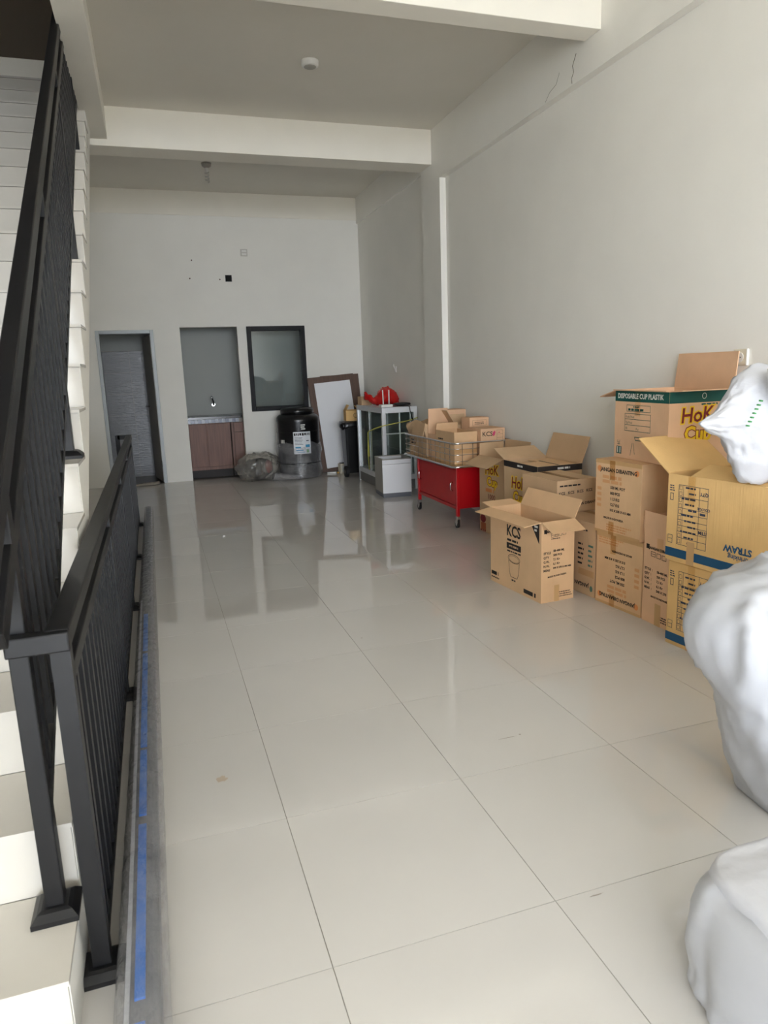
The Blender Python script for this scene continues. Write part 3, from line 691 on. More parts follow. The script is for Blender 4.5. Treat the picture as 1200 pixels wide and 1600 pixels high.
for y in (ay0+.015, ay1-.015):
    for x in (ax0+.015, ax1-.015):
        MB().box(x-.014, x+.014, y-.02, y+.02, .098, .106).box(x-.016, x-.011, y-.018, y+.025, .045, .1).box(x+.011, x+.016, y-.018, y+.025, .045, .1).build('caster_fork', M_CHROME, rc)
        w_ = MB().tube([(x-.01, y+.012, .036), (x+.01, y+.012, .036)], .036, 20).build('caster_wheel', M_RUBBER, rc)
        MB().tube([(x-.0115, y+.012, .036), (x+.0115, y+.012, .036)], .018, 14).build('hub', M_CHROME, w_)
# tray and basket
bx0, bx1, by0, by1 = -.272, .280, -.575, .655
def rrect(z, r=.06, n=6, e=0):
    P = []
    for cx, cy_, a in ((bx1-r+e, by0+r-e, -PI/2), (bx1-r+e, by1-r+e, 0), (bx0+r-e, by1-r+e, PI/2), (bx0+r-e, by0+r-e, PI)):
        for i in range(n+1): P.append((cx+r*math.cos(a+PI/2*i/n), cy_+r*math.sin(a+PI/2*i/n), z))
    return P
MB().loft([rrect(.546), rrect(.560)]).build('tray', mat('plywood_tray', (206, 170, 118), .6, var=.08, vscale=8), rc)
for z, r_ in ((.553, .010), (.752, .008)):
    P = rrect(z, e=.004 if z < .6 else 0); MB().tube(P+[P[0], P[1]], r_, 10).build('basket_rail', M_CHROME, rc, smooth=True)
for z in (.60, .655, .705):
    P = rrect(z); MB().tube(P+[P[0], P[1]], .0028, 6).build('basket_wire', M_CHROME, rc, smooth=True)
wm = MB().tube([(0, 0, .55), (0, 0, .752)], .0028, 6).mesh('basket_wire'); wm.materials.append(M_CHROME)
for i in range(11):
    y = by0+.08+(by1-by0-.16)*i/10
    for x in (bx0, bx1): inst('basket_wire', wm, rc, (x, y, 0))
for i in range(5):
    x = bx0+.08+(bx1-bx0-.16)*i/4
    for y in (by0, by1): inst('basket_wire', wm, rc, (x, y, 0))
MB().tube([(.06, by0-.004, .705), (.10, by0-.02, .70), (.115, by0-.022, .67), (.14, by0-.02, .665), (.145, by0-.005, .705)], .005, 8).build('basket_latch', M_CHROME, rc, smooth=True)
G2 = 'cartons inside the wire basket'
zb = .5605
q = Carton('open_carton', 'small open carton at the near left corner of the wire basket', (2.428, 5.505), 1.0, .395, .215, .272, zb, K1, False, G2, flaps=[('R', -80, .08), ('F', 105, .06)])
q.tape('N', .0, .09, .215, .13, KTC); q.lines('L', .05, .2, .12, 2, .012, .03, P_BLK, 101)
q = Carton('carton', 'upright carton with KCS and a pink leaf logo at the right of the wire basket', (2.655, 5.46), 1.0, .26, .235, .292, zb, K3, True, G2)
q.text('N', .065, .245, 'KCS', .055, P_BLK, bold=.0008); q.poly('N', [(.118, .225), (.135, .232), (.142, .255), (.138, .272), (.12, .262), (.114, .242)], P_PINK)
q.frame('N', .155, .17, .215, .275, P_BLK, .0012, rows=(.21, .24)); q.lines('N', .17, .255, .03, 1, .006, .01, P_PINK, 102)
q.patch('N', [(.01, .162, .225, .1655)], P_BLK); q.lines('N', .02, .12, .12, 2, .008, .02, P_BLK, 103)
q = Carton('carton', 'pale carton with an outlined panel standing behind the KCS carton in the basket', (2.70, 5.775), 2.0, .17, .195, .368, zb, K3, True, G2)
q.frame('N', .03, .295, .17, .345, P_BLK, .0015); q.lines('N', .05, .325, .1, 2, .006, .014, P_BLK, 104)
q = Carton('carton', 'plain carton rearmost on the right of the basket', (2.66, 6.24), 3.0, .20, .225, .42, zb, K3, True, G2)
q = Carton('open_carton', 'dark mouthed open carton with a flap tilted up at the basket centre', (2.655, 5.985), 2.0, .20, .21, .295, zb, K4, False, G2, flaps=[('L', 58, .16, K4), ('F', 70, .09), ('R', 100, .06)])
MB().box(-.02, .05, -.06, .02, .16, .27).crumple(.012, 12, 3).build('paper_wad', M_WHITEPL, q.o)
q = Carton('open_carton', 'open carton with one tall pink-brown flap standing up in the basket', (2.43, 5.925), 1.0, .175, .205, .225, zb, K3, False, G2, flaps=[('F', 90, .225), ('N', -70, .07)])
MB().loft(sphere((.04, .02, .225), .05, 10, 6, 1.2, 1, .5)).crumple(.012, 14, 4).build('white_filler', M_WHITEPL, q.o, smooth=True)
q = Carton('open_carton', 'crushed greyish carton at the far left of the wire basket', (2.41, 6.125), 1.0, .42, .22, .315, zb, K4, False, G2, crump=.05, seed=3, flaps=[('L', -78, .15, None, .3, 1.0)])
q.lines('L', .05, .14, .14, 2, .014, .03, P_BLK, 105)

# ================================================================== WHITE UNIT
wu = thing('drawer_unit', 'small white open-topped counter unit with grey plinth before the glass cabinet', 'cabinet', (2.492, 7.365, 0), math.radians(-4))
W2, L2 = .162, .18
box('plinth', M_PLINTH, -W2+.004, W2-.004, -L2+.004, L2-.004, 0, .048, wu)
box('side_panel', M_GREYLAM, -W2, -W2+.016, -L2+.016, L2, .048, .415, wu); box('side_panel', M_GREYLAM, W2-.016, W2, -L2+.016, L2, .048, .415, wu)
box('back_panel', M_WHITEB, -W2+.016, W2-.016, L2-.016, L2, .048, .415, wu); box('front_panel', M_WHITEB, -W2, W2, -L2, -L2+.016, .048, .366, wu); box('front_rail', M_WHITEB, -W2, W2, -L2, -L2+.016, .370, .415, wu)
box('inner_shelf', M_PLINTH, -W2+.016, W2-.016, -L2+.016, L2-.016, .30, .312, wu)
MB().box(-W2-.003, W2+.003, -L2-.003, -L2+.018, .415, .424).box(-W2-.003, W2+.003, L2-.018, L2+.003, .415, .424).box(-W2-.003, -W2+.018, -L2+.018, L2-.018, .415, .424).box(W2-.018, W2+.003, -L2+.018, L2-.018, .415, .424).build('top_rim', M_GREYLAM, wu)

# ================================================================== GLASS CABINET
M_KICK = mat('dull_kick_panel', (118, 116, 112), .5)
gc = thing('display_cabinet', 'aluminium framed glass display cabinet with sliding doors and a yellow cord', 'cabinet', (2.675, 8.115, 0))
cx0, cx1, cy0, cy1, ch_ = -.213, .213, -.525, .525, .955
f_ = .044
for x in (cx0, cx1-f_):
    for y in (cy0, cy1-f_): box('post', M_ALU, x, x+f_, y, y+f_, .0, ch_, gc, .002)
for z in (.12, ch_-f_*1.3):
    for x in (cx0, cx1-f_): box('rail', M_ALU, x, x+f_, cy0+f_, cy1-f_, z, z+f_*1.3, gc)
    for y in (cy0, cy1-f_): box('rail', M_ALU, cx0+f_, cx1-f_, y, y+f_, z, z+f_*1.3, gc)
box('kick_panel', M_KICK, cx0+.004, cx0+.012, cy0+f_, cy1-f_, .01, .12, gc); box('kick_panel', M_KICK, cx0+f_, cx1-f_, cy0+.004, cy0+.012, .01, .12, gc)
box('top_panel', M_ALU, cx0+.002, cx1-.002, cy0+.002, cy1-.002, ch_, ch_+.004, gc)
box('glass_pane', M_CGLASS, cx0+f_, cx1-f_, cy0+.012, cy0+.016, .165, ch_-.045, gc); box('back_panel', mat('cabinet_back_dark_green', (112, 128, 120), .3), cx1-.02, cx1-.014, cy0+f_, cy1-f_, .12, ch_-.04, gc)
box('end_panel', mat('cabinet_end_grey', (120, 126, 124), .4), cx0+f_, cx1-f_, cy1-.02, cy1-.014, .12, ch_-.04, gc)
for k, z in enumerate((.415, .665)):
    sh = box('shelf', M_CGLASS, cx0+.04, cx1-.03, cy0+.04, cy1-.04, z, z+.006, gc); box('shelf_bar', M_ALU, cx0+f_, cx1-f_, cy0+.03, cy0+.045, z-.014, z, sh); box('shelf_bar', M_ALU, cx1-.05, cx1-.035, cy0+.05, cy1-.05, z-.014, z, sh)
MB().tube([(.03, cy0+.1, .16), (.03, cy0+.1, ch_-.05)], .01, 8).build('inner_strut', M_ALU, gc); MB().tube([(.16, cy0+.09, .16), (.16, cy0+.09, ch_-.05)], .01, 8).build('inner_strut', M_ALU, gc)
for s_, (a, b) in enumerate(((cy0+f_, .035), (-.01, cy1-f_))):
    xx = cx0+.008+.012*s_
    d2 = MB().box(xx, xx+.008, a, a+.02, .165, ch_-.045).box(xx, xx+.008, b-.02, b, .165, ch_-.045).build('sliding_door', M_ALU, gc)
    box('glass_pane', M_CGLASS, xx+.002, xx+.006, a+.02, b-.02, .165, ch_-.045, d2)
yc = MB().tube([(cx0-.004, .02, .35), (cx0-.010, .025, .5), (cx0-.012, .02, .64), (cx0-.004, .0, .66), (cx0-.006, -.25, .71), (cx0-.004, cy0-.004, .755), (cx0+.02, cy0-.008, .76), (.1, cy0-.006, .80), (cx1, cy0-.006, .83)], .006, 6)
yc.build('cord', M_YELLOW, gc, smooth=True)
MB().tube([(cx0-.008, .03, .64), (cx0-.012, .045, .4), (cx0-.008, .03, .19)], .005, 6).build('cord_end', M_YELLOW, gc, smooth=True)
# things on the cabinet
zt = ch_+.004
rbg = MB()
cs = [(-.19, .10, .12, .03, .035), (-.16, .06, .10, .045, .04), (-.11, .02, .06, .04, .035), (-.06, .0, .075, .10, .07), (.0, .0, .105, .13, .10), (.07, .02, .11, .13, .105), (.14, .05, .09, .12, .085), (.19, .08, .07, .09, .065), (.225, .10, .05, .03, .03)]
R_ = []
for x, y, z, ry_, rz_ in cs:
    ring = []
    for j in range(18):
        a = 2*PI*j/18; q_ = Vector((x*8, math.cos(a)*2, math.sin(a)*2)); k = 1+.16*noise.noise(q_*2.1)
        ring.append((x, y+ry_*k*math.cos(a), max(.002, z+rz_*k*math.sin(a))))
    R_.append(ring)
R_ = [[tuple(R_[min(int(t), len(R_)-2)][j][k]*(1-(t-min(int(t), len(R_)-2)))+R_[min(int(t), len(R_)-2)+1][j][k]*(t-min(int(t), len(R_)-2)) for k in range(3)) for j in range(18)] for t in [i*(len(R_)-1)/32 for i in range(33)]]
o = rbg.loft(R_).build('plastic_bag', M_REDB, smooth=True); wrinkle(o, .022, (11, 11, 11), 5, .002); o.location = (2.66, 8.16, zt)
tag(o, 'knotted red plastic bag lying on top of the glass cabinet', 'bag')
ro = thing('wifi_router', 'white wireless router with two upright antennas on the glass cabinet', 'router', (2.56, 7.74, zt))
box('body', M_WHITEPL, -.07, .07, -.05, .05, 0, .03, ro, .006)
for x, tl in ((-.02, -.004), (.05, .002)): MB().tube([(x, .03, .025), (x+tl, .028, .195)], [.0075, .006], 8).build('antenna', M_WHITEPL, ro, smooth=True)
pwr = MB().tube([(2.65, 7.75, zt+.004), (2.72, 7.70, zt+.005), (2.78, 7.62, zt+.006), (2.79, 7.578, zt+.002), (2.80, 7.575, zt-.06), (2.83, 7.572, zt-.16)], .005, 6).build('power_cable', M_CABLE, smooth=True)
tag(pwr, 'black power cable trailing over the front edge of the glass cabinet', 'cable')
bp_ = MB().loft(sphere((0, 0, 0), .09, 14, 6, 1.25, .9, .22)).crumple(.008, 14, 6).build('folded_cloth', M_CABLE, smooth=True); bp_.location = (2.80, 7.86, zt+.022)
tag(bp_, 'flat dark bundle beside the router on the cabinet', 'bundle')
q = Carton('carton', 'little brown carton behind the red bag on the cabinet', (2.475, 8.44), 4.0, .14, .14, .105, zt, K4, True)
q = Carton('carton', 'tan carton half under the right end of the red bag', (2.76, 8.34), 2.0, .16, .10, .115, zt, K1, True)

# ================================================================== BACK CORNER THINGS
# leaning boards
def lean(name, label, x, y, wd, ht, tilt, roll, parts, cat='panel'):
    o_ = thing(name, label, cat, (x, y, 0)); o_.rotation_euler = (-tilt, roll, 0)
    for nm, m_, a in parts: box(nm, m_, *a, parent=o_)
    return o_
tl = math.radians(8.9)
lean('framed_board', 'white board in a dark wood frame leaning on the back wall', 2.486, 9.47, .6, 1.3, tl, math.radians(-4.0),
     [('frame_stile', M_WOODD, (-.33, -.24, -.018, .012, .026, 1.345)), ('frame_stile', M_WOODD, (.262, .33, -.018, .012, .026, 1.345)), ('frame_rail', M_WOODD, (-.24, .262, -.018, .012, 1.255, 1.345)), ('frame_rail', M_WOODD, (-.24, .262, -.018, .012, .026, .07)), ('white_panel', M_WHITEB, (-.245, .268, -.024, -.018, .075, 1.26))])
lean('wood_panel', 'plain dark wood panel leaning behind the framed white board', 2.565, 9.535, .6, 1.3, math.radians(7.2), math.radians(-2.0),
     [('panel', M_WOODD, (-.26, .285, -.010, .010, .012, 1.345)), ('edge_strip', M_RUSTBROWN, (.285, .29, -.010, .010, .012, 1.345))])
# water tank
tk = thing('water_tank', 'black plastic water tank with a paper label under clear wrap', 'water tank', (1.835, 9.36, 0))
MB().lathe([(.262, 0), (.275, .02), (.278, .06), (.28, .42), (.285, .44), (.285, .74), (.288, .76), (.284, .80), (.262, .825), (.235, .84), (.215, .845), (.215, .852)], 40).build('body', M_BLKPL, tk, smooth=True)
MB().lathe([(.21, .852), (.222, .858), (.222, .90), (.205, .922), (.12, .935), (.02, .938)], 40).build('lid', M_BLKPL, tk, smooth=True)
for z in (.20, .42, .62): MB().lathe([(.276, z-.012), (.289, z-.006), (.289, z+.006), (.276, z+.012)], 40).build('rib', M_BLKPL, tk, smooth=True)
def curved(r, a0, a1, z0_, z1_, n=10):
    mb_ = MB()
    for i in range(n):
        p, q_ = a0+(a1-a0)*i/n, a0+(a1-a0)*(i+1)/n; k = len(mb_.v)
        mb_.v += [(r*math.cos(p), r*math.sin(p), z0_), (r*math.cos(q_), r*math.sin(q_), z0_), (r*math.cos(q_), r*math.sin(q_), z1_), (r*math.cos(p), r*math.sin(p), z1_)]; mb_.f.append((k, k+1, k+2, k+3))
    return mb_
la = math.radians(-92); lw = math.radians(22)
lb = curved(.3015, la-lw, la+lw, .335, .625).build('label', M_PAPER, tk, smooth=True)
def lab(a0, a1, z0_, z1_, m): curved(.3025, la+math.radians(a0), la+math.radians(a1), z0_, z1_, 4).build('label_print', m, lb)
for k, (a0, a1) in enumerate(((-20, -16), (-14.5, -12), (-10.5, -8), (-6.5, -2), (0, 4.5), (6, 10), (11.5, 13), (14.5, 16.5), (18, 20))): lab(a0, a1, .575+.004*(k % 2), .608, P_BLK)
rnd = random.Random(4)
for k in range(6): lab(-19, -2+rnd.random()*10, .548-.018*k, .553-.018*k, P_NAVY)
lab(8, 19, .42, .455, P_CYAN); lab(-18, -4, .41, .43, P_CYAN); lab(-17, 2, .375, .39, P_CYAN); lab(-14, 6, .355, .362, P_CYAN); lab(10, 17, .5, .51, P_NAVY); lab(10, 16, .35, .39, P_LGRN)
for k, (a0, a1) in enumerate(((-4, 8), (-4, 6), (-3, 8))): curved(.2905, la+math.radians(a0+2), la+math.radians(a1+2), .705-.026*k, .720-.026*k, 4).build('white_print', P_WHT, tk)
for k, a0 in enumerate((-62, -57, -52)): curved(.2905, la+math.radians(a0), la+math.radians(a0+3), .475, .52, 2).build('white_print', P_WHT, tk)
wr = MB(); R_ = []
for i in range(9):
    z = .004+.47*i/8; R_.append([((.298+.012*math.sin(i*1.3))*math.cos(2*PI*j/48), (.298+.012*math.sin(i*1.3))*math.sin(2*PI*j/48), z+.02*math.sin(j*.7)*(i > 6)) for j in range(48)])
wr.loft(R_, False).crumple(.006, 9, 2).build('plastic_wrap', M_CLEAR, tk, smooth=True)
# plastic bundle on the floor beside the tank
bd = thing('plastic_bundle', 'clear plastic bag of dark and red odds and ends slumped beside the tank', 'bag', (1.265, 9.33, 0))
MB().loft(sphere((0, 0, .155), .18, 18, 10, 1.08, .85, .78)).crumple(.03, 6, 9).build('dark_contents', mat('dark_bundle', (44, 42, 40), .7, var=.4, vscale=9, bump=.6, bscale=18), bd, smooth=True)
MB().loft(sphere((.12, -.13, .185), .055, 10, 6, 1, .7, 1.6)).crumple(.012, 10, 5).build('red_item', mat('dull_red_item', (128, 62, 58), .6), bd, smooth=True)
MB().loft(sphere((-.02, -.125, .17), .075, 10, 6, .7, .5, 1.7)).crumple(.01, 10, 7).build('grey_item', mat('grey_item', (72, 70, 68), .6), bd, smooth=True)
R_ = sphere((0, 0, .17), .245, 60, 34, 1.2, 1.0, .78)
mbb = MB().loft(R_).crumple(.035, 5.5, 12)
mbb.v = [(x, y, max(.003, z)) for x, y, z in mbb.v]
pf = mbb.build('plastic_film', M_CLEAR2, bd, smooth=True); wrinkle(pf, .03, (8, 8, 8), 4, .003)
R_ = [[(.16+.11*i, -.22-.045*i+(.07-.008*i)*math.cos(2*PI*j/14), max(.003, .05+(.055-.006*i)*math.sin(2*PI*j/14))) for j in range(14)] for i in range(4)]
ft = MB().loft(R_).crumple(.018, 9, 15).build('film_tail', M_CLEAR, bd, smooth=True)
for v_ in ft.data.vertices: v_.co.z = max(.003, v_.co.z)
# bin
bn = thing('wheeled_bin', 'tall black wheeled rubbish bin lined with a black bag', 'bin', (2.475, 9.02, 0))
def rr(wx, wy, z, r=.02): return [(x_*(wx-r)+r*math.cos(a), y_*(wy-r)+r*math.sin(a), z) for x_, y_, a0 in ((1, -1, -PI/2), (1, 1, 0), (-1, 1, PI/2), (-1, -1, PI)) for a in (a0, a0+PI/4, a0+PI/2)]
MB().loft([rr(.085, .11, .05), rr(.085, .11, .12), rr(.105, .14, .70), rr(.115, .15, .705), rr(.115, .15, .725)]).build('body', M_BLKPL, bn)
R_ = []
for i, (s_, z) in enumerate(((1.0, .735), (1.05, .72), (1.07, .68), (1.12, .63))):
    R_.append([(x*s_*1.02, y*s_, z2+.035*math.sin(j*2.4)*(i == 3)+.012*math.sin(j*1.7)) for j, (x, y, z2) in enumerate(rr(.118, .153, z, .03))])
MB().loft(R_).crumple(.012, 12, 3).build('bin_liner', M_BAGBLK, bn, smooth=True, sub=1)
MB().loft(sphere((-.12, -.1, .68), .05, 12, 8, .8, 1, 1.0)).crumple(.02, 16, 2).build('liner_gather', M_BAGBLK, bn, smooth=True)
for x in (-.105, .105):
    w_ = MB().tube([(x-.02, -.10, .075), (x+.02, -.10, .075)], .075, 24).build('wheel', M_RUBBER, bn)
    MB().tube([(x-.022, -.10, .075), (x+.022, -.10, .075)], .03, 14).build('hub', M_BLKPL, w_)
MB().tube([(-.1, -.1, .075), (.1, -.1, .075)], .01, 8).build('axle', M_CHROME, bn)
q = Carton('carton', 'small brown carton sitting on the lined black bin', (2.40, 8.93), -4.0, .17, .20, .13, .738, K2, False, flaps=[('L', 120, .09), ('R', 130, .08), ('N', 165, .06), ('F', 170, .06)])
q.outline('N', ell(.13, .07, .03, .03), P_BLK, .004)
# small things on the floor
sb = thing('adapter_box', 'small cream plastic adapter box on the floor before the white board', 'adapter', (2.425, 9.29, 0), math.radians(8))
box('body', M_CREAMPL, -.06, .06, -.05, .05, 0, .14, sb, .008); box('top_plate', M_CABLE, -.045, .045, -.035, .035, .14, .147, sb); box('front_plate', M_WHITEPL, -.04, .04, -.054, -.05, .03, .11, sb)
MB().tube([(.02, 0, .145), (.03, -.02, .17), (.08, -.05, .19), (.1, -.06, .16)], .006, 6).build('cable_stub', M_CABLE, sb, smooth=True)
sk = MB().bar((2.21, 9.36, .012), (2.335, 9.345, .012), .022, .022).build('white_strip', M_WHITEPL, bevel=.003)
tag(sk, 'short white plastic strip on the floor below the white board', 'strip')
bl = thing('light_bulb', 'tiny brass-capped lamp lying on the floor beside the cream adapter', 'lamp', (2.345, 9.28, 0))
MB().loft(sphere((0, 0, .016), .016, 12, 8)).build('globe', mat('amber_glass', (206, 164, 84), .25), bl, smooth=True); MB().tube([(.012, 0, .016), (.035, 0, .012)], .009, 10).build('cap', M_CHROME, bl)

# ================================================================== KITCHEN IN THE NICHE
M_PLK = mat('dark_plinth', (48, 42, 40), .6)
kc = thing('kitchen_cabinet', 'reddish brown two-door base cabinet under the tiled counter', 'cabinet', (.722, 9.98, 0))
KW = .28
MB().box(-KW, KW, -.0, .42, .10, .745).build('body', M_WOOD, kc)
box('plinth', M_PLK, -KW, KW, .03, .42, -.01, .10, kc)
for x0_, x1_ in ((-KW, -.055), (-.045, KW-.012)):
    box('door', M_WOOD, x0_+.003, x1_-.003, -.018, 0, .145, .735, kc, .003)
box('bottom_rail', M_WOOD, -KW, KW, -.016, 0, .10, .14, kc)
kd = thing('kitchen_cabinet', 'narrow brown cabinet with a drawer at the right of the kitchen opening', 'cabinet', (1.21, 9.955, 0))
MB().box(-.198, .25, 0, .45, .10, .745).build('body', M_WOODD, kd); box('plinth', M_PLK, -.198, .25, .03, .45, -.01, .10, kd)
box('drawer', M_WOOD, -.165, .06, -.018, 0, .61, .735, kd, .003); box('door', M_WOOD, -.165, .06, -.018, 0, .145, .60, kd, .003); box('stile', M_WOOD, -.195, -.172, -.018, 0, .10, .742, kd)
ct = thing('worktop', 'dark stone worktop edged with blue and white tiles', 'worktop', (.87, 9.95, 0))
box('slab', M_STONE, -.565, .60, -.024, .487, .80, .836, ct, .003); box('edge_bed', M_GROUT, -.565, .60, -.006, .02, .746, .80, ct)
tl1 = MB().box(-.022, .022, -.006, 0, 0, .05).mesh('tile'); tl1.materials.append(M_TBLUE); tl2 = MB().box(-.022, .022, -.006, 0, 0, .05).mesh('tile'); tl2.materials.append(M_TWHITE)
for i in range(17): inst('tile', tl1 if i % 2 else tl2, ct, (-.51+.0465*i, -.0065, .748))
fc = thing('tap', 'chrome wall tap hanging above the kitchen counter', 'tap', (.835, 10.438, .98))
MB().tube([(0, 0, 0), (0, -.03, 0)], .024, 14).build('wall_flange', M_CHROME, fc); MB().tube([(0, -.03, 0), (0, -.06, .0), (0, -.09, .02), (-.01, -.12, .06), (-.02, -.15, .10), (-.028, -.19, .115), (-.03, -.2, .09)], .013, 10).build('spout', M_CHROME, fc, smooth=True); MB().tube([(0, -.045, .0), (0, -.045, .035), (0.02, -.045, .045)], .011, 8).build('tap_lever', M_CHROME, fc, smooth=True)

# ================================================================== WRAPPED PROFILE ON THE FLOOR
pp = thing('wrapped_profile', 'long grey profile bundle wrapped in clear plastic lying beside the floor railing', 'bundle', (-.142, 1.0, 0))
PL = 6.45
def sect(y, s_=1.0): return [(.041*s_*math.copysign(abs(math.cos(a))**.55, math.cos(a))+.006*(y/PL), y, max(.002, .047+.041*s_*math.copysign(abs(math.sin(a))**.55, math.sin(a)))) for a in [2*PI*j/16+.01 for j in range(16)]]
MB().loft([sect(y, 1.0-.28*y/PL) for y in (0, 1.5, 3, 4.5, PL)]).build('grey_profile', M_PIPEGREY, pp)
MB().box(-.034, -.024, .02, PL*.5, .086, .0905).build('light_strip', mat('light_grey_strip', (176, 178, 184), .4), pp)
rndp = random.Random(3); y = .02
k = 0
for a, b in ((.02, .30), (.36, .98), (1.03, 1.42), (1.45, 2.35), (2.4, 2.95)):
    MB().box(-.014, .008, a, b, .086, .093).build('blue_tape', M_BLUE, pp)
R_ = []
NR = 220
for i in range(NR+1):
    y = -.03+(PL+.05)*i/NR; s_ = (1.0-.28*y/PL)*1.06
    ring = []
    for j in range(24):
        a = 2*PI*j/24; ca, sa = math.cos(a), math.sin(a)
        q_ = Vector((ca*2.2, sa*2.2, y*7)); k = 1+.05*abs(noise.noise(q_*1.5))+.05*abs(noise.noise(Vector((ca*1.2+y*9, sa*1.2, y*30))))
        x = .054*s_*k*math.copysign(abs(ca)**.6, ca); z = .053+.052*s_*k*math.copysign(abs(sa)**.6, sa)
        ring.append((x+.006*(y/PL), y, max(.0015, z)))
    R_.append(ring)
MB().loft(R_, False).build('plastic_sleeve', M_CLEAR, pp, smooth=True)

# rag at the bathroom door
rg = MB()
R_ = []
for i in range(14):
    t_ = i/13; x = -.30+.30*t_; y = 9.56+.09*t_+.02*math.sin(5*t_)
    R_.append([(x+.01*math.cos(2*PI*j/10), y+(.05+.012*math.sin(i*1.9))*math.cos(2*PI*j/10), max(.002, .018+(.016+.016*t_)*math.sin(2*PI*j/10))) for j in range(10)])
rg.loft(R_).crumple(.008, 16, 4); rg.v = [(x, y, max(.002, z)) for x, y, z in rg.v]
tag(rg.build('floor_rag', M_RAG, smooth=True, sub=1), 'crumpled grey rag on the floor at the bathroom door', 'rag')

# ================================================================== SACKS
def ring_xy(xl, xr, y, z, dy, n=28, e=.75, seed=0, amp=.0):
    cx = (xl+xr)/2; rx = (xr-xl)/2; P = []
    for j in range(n):
        a = 2*PI*j/n; ca, sa = math.cos(a), math.sin(a)
        k = 1+amp*noise.noise(Vector((ca*2+seed, sa*2, z*5)))
        P.append((cx+rx*k*math.copysign(abs(ca)**e, ca), y+dy*k*math.copysign(abs(sa)**e, sa), z))
    return P
prof = [(1.52, .003, 0), (1.50, .06, 0), (1.46, .14, 0), (1.42, .25, 0), (1.385, .33, 0), (1.365, .41, 0), (1.29, .54, 0), (1.262, .62, 0), (1.262, .69, 0), (1.29, .745, .01), (1.36, .79, .04), (1.45, .822, .10), (1.56, .845, .20), (1.66, .85, .28)]
R_ = [ring_xy(xl+.165, 2.22-d*1.0, 1.47, max(.003, z*.935), .24-d*.5, 96, .8, 2, .05) for xl, z, d in resample(prof, 70)]
o = MB().loft(R_).build('plastic_sack', M_WSACK2, smooth=True)
wrinkle(o, .020, (6.5, 6.5, 1.7), 3, .003, ((1.0, 1.0), (2.2, .4))); wrinkle(o, .0045, (22, 22, 5), 8, .003)
tag(o, 'big shiny white plastic sack bulging at the right edge, middle of the three', 'sack', 'white sacks at the right edge')
prof = [(1.0, .003, 0), (.99, .02, 0), (.993, .06, 0), (.985, .12, 0), (.988, .20, 0), (.995, .26, 0), (1.01, .295, .004), (1.045, .315, .03), (1.12, .325, .09), (1.22, .328, .16)]
sk3 = thing('foam_sack', 'low white wrapped pack on the floor in the bottom right corner', 'sack', (0, 0, 0), 0, 'white sacks at the right edge')
R_ = [ring_xy(xl-.002, 1.45-d*1.2, .868, max(.003, z*.885), .235-d*.9, 96, .5, 5, .03) for xl, z, d in resample(prof, 44)]
o = MB().loft(R_).build('pack', M_WSACK3, sk3, smooth=True)
wrinkle(o, .010, (8, 8, 2.0), 6, .003, ((1.0, 1.0), (2.2, .4))); wrinkle(o, .0035, (24, 24, 5), 2, .003)
R_ = [ring_xy(xl+.0, xr, .872, z*.9, dy+.045, 64, .45, 8, .02) for xl, xr, z, dy in resample(((1.03, 1.43, .300, .172), (1.035, 1.43, .322, .170), (1.05, 1.42, .338, .16), (1.12, 1.40, .345, .11), (1.2, 1.34, .346, .05)), 16)]
o = MB().loft(R_).build('folded_sheet', M_WSACK, sk3, smooth=True); wrinkle(o, .006, (4, 14, 14), 4)
# woven sack on the straw cartons
ws = thing('woven_sack', 'crumpled white woven sack with green print lying on the straw cartons', 'sack', (2.4, 2.3, .856), 0, 'white sacks at the right edge')
cs = [(2.065, 1.128, .006, .010), (2.095, 1.130, .022, .025), (2.145, 1.132, .052, .04), (2.195, 1.135, .085, .05), (2.235, 1.128, .140, .065), (2.27, 1.118, .200, .08), (2.33, 1.10, .243, .11), (2.43, 1.09, .236, .14), (2.55, 1.08, .228, .15), (2.68, 1.05, .19, .14), (2.74, 1.02, .10, .10)]
R_ = []
for x, z, rz_, ry_ in resample(cs, 60):
    ring = []
    for j in range(72):
        a = 2*PI*j/72; ca, sa = math.cos(a), math.sin(a)
        zz = z+rz_*math.copysign(abs(sa)**1.15, sa)
        if x > 2.30: zz = max(zz, .868)
        ring.append((x-2.4, 2.27-2.3+ry_*math.copysign(abs(ca)**1.1, ca), zz-.856))
    R_.append(ring)
o = MB().loft(R_).build('sack_body', M_WSACK, ws, smooth=True); wrinkle(o, .013, (2.2, 11, 11), 9, None, ((1.0, 1.0), (2.3, .6))); wrinkle(o, .004, (7, 30, 30), 4)
R_ = []
for i, (zt_, x0_) in enumerate(resample(((1.325, 2.255), (1.30, 2.258), (1.25, 2.272), (1.2, 2.30), (1.12, 2.318), (1.05, 2.318), (.99, 2.325), (.96, 2.36), (.945, 2.42)), 36)):
    R_.append([(x0_-2.4+.16+.16*math.copysign(abs(math.cos(2*PI*j/56))**.6, math.cos(2*PI*j/56)), 2.115-2.3-.0035*i*(i < 20)-.07*(i >= 20)+.035*math.sin(2*PI*j/56), zt_-.856) for j in range(56)])
o = MB().loft(R_).build('folded_mouth', M_WSACK, ws, smooth=True); wrinkle(o, .018, (9, 5, 4.5), 12); wrinkle(o, .005, (26, 9, 12), 3)
for k in range(7):
    t_ = k/6; p = Vector((2.205+.045*t_-2.4, 2.165-2.3-.012*t_, 1.115+.095*t_-.856))
    MB().hexa([p+Vector(q_)*.55 for q_ in ((-.010, -.008, -.004), (.008, -.008, -.008), (.008, .012, -.008), (-.010, .012, -.004), (-.006, -.008, .006), (.012, -.008, .002), (.012, .012, .002), (-.006, .012, .006))]).build('green_print', mat('sack_green_print', (70, 150, 84), .7), ws)

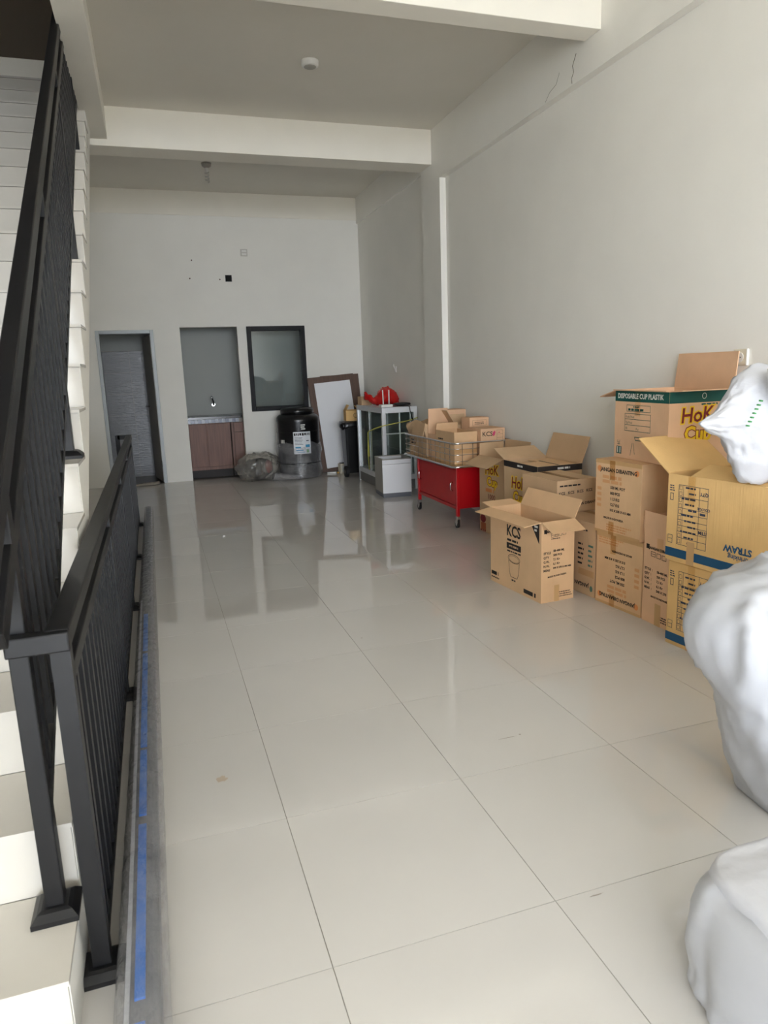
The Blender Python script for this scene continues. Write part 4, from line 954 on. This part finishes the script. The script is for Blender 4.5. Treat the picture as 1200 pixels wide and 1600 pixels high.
# ================================================================== FITTINGS
lt = thing('ceiling_lamp', 'round white surface lamp on the ceiling of the middle bay', 'lamp', (1.372, 5.69, ZC))
MB().lathe([(.052, -.042), (.064, -.036), (.066, -.006), (.066, 0)], 28).build('housing', M_WHITEPL, lt, smooth=True); MB().lathe([(.046, -.044), (.047, -.040)], 24).build('diffuser', mat('lamp_diffuser_off', (168, 165, 158), .5), lt)
lh = thing('lamp_holder', 'bare unlit spiral bulb hanging in its holder from the back bay ceiling', 'lamp', (.816, 8.475, ZC))
MB().lathe([(.02, -.05), (.05, -.03), (.055, 0)], 20).build('holder', M_GREYLAM, lh, smooth=True); MB().lathe([(.018, -.09), (.02, -.05)], 16).build('bulb_base', M_WHITEPL, lh)
MB().tube([(.02*math.cos(t*.6), .02*math.sin(t*.6), -.09-.0032*t) for t in range(34)], .007, 6).build('bulb_spiral', M_BULB, lh, smooth=True)
def socket(name, label, loc, rz, m=M_CREAMPL, cat='socket', sz=.042):
    t_ = thing(name, label, cat, loc, rz)
    box('plate', m, -sz, sz, -.010, 0, -sz, sz, t_, .004); return t_
so = socket('wall_socket', 'cream wall socket on the right wall above the Hok Cup carton', (XW, 2.945, 1.378), -PI/2)
MB().tube([(0, -.0105, 0), (0, -.014, 0)], .026, 24).build('socket_ring', M_WHITEPL, so)
for x in (-.009, .009): MB().tube([(x, -.0142, 0), (x, -.0155, 0)], .003, 8).build('socket_hole', M_CABLE, so)
box('side_cover', M_WHITEPL, .042, .052, -.014, 0, -.042, .042, so, .003)
so = socket('wall_socket', 'small white switch on the back bay side wall above the glass cabinet', (XB, 8.33, 1.384), -PI/2, M_WHITEPL, 'switch', .035)
box('rocker', M_WHITEPL, -.015, .015, -.016, -.010, -.02, .02, so, .002); MB().tube([(.02, -.01, 0), (.035, -.04, .03), (.03, -.035, .06)], .004, 6).build('loose_wire', M_WHITEPL, so, smooth=True)
so = socket('wall_socket', 'pale double switch plate high on the back wall', (1.331, YB, 2.952), 0, mat('grey_white_plastic', (206, 203, 196), .5), 'switch', .045)
for z in (-.02, .018): box('rocker', M_WHITEPL, -.03, .03, -.013, -.010, z-.012, z+.012, so, .002)
hb = thing('junction_box', 'small square black cable hole in the back wall', 'junction box', (1.107, YB, 2.629))
box('shade_plate', M_HOLESHADE, -.036, .036, -.002, .0, -.036, .036, hb); MB().box(-.042, .042, -.004, 0, .036, .042).box(-.042, .042, -.004, 0, -.042, -.036).box(-.042, -.036, -.004, 0, -.036, .036).box(.036, .042, -.004, 0, -.036, .036).build('rim', M_BLKPL, hb)
for i, (x, z) in enumerate(((.655, 2.85), (.615, 2.625), (.995, 2.615))):
    nl = MB().tube([(x, YB, z), (x, YB-.006, z)], .009, 10).build('nail_plug', M_RUSTBROWN)
    tag(nl, ['tiny dark nail hole at upper left of the back wall', 'tiny dark nail hole at lower left of the back wall', 'tiny dark nail hole just left of the black cable hole'][i], 'wall plug', 'old fixing holes in the back wall')
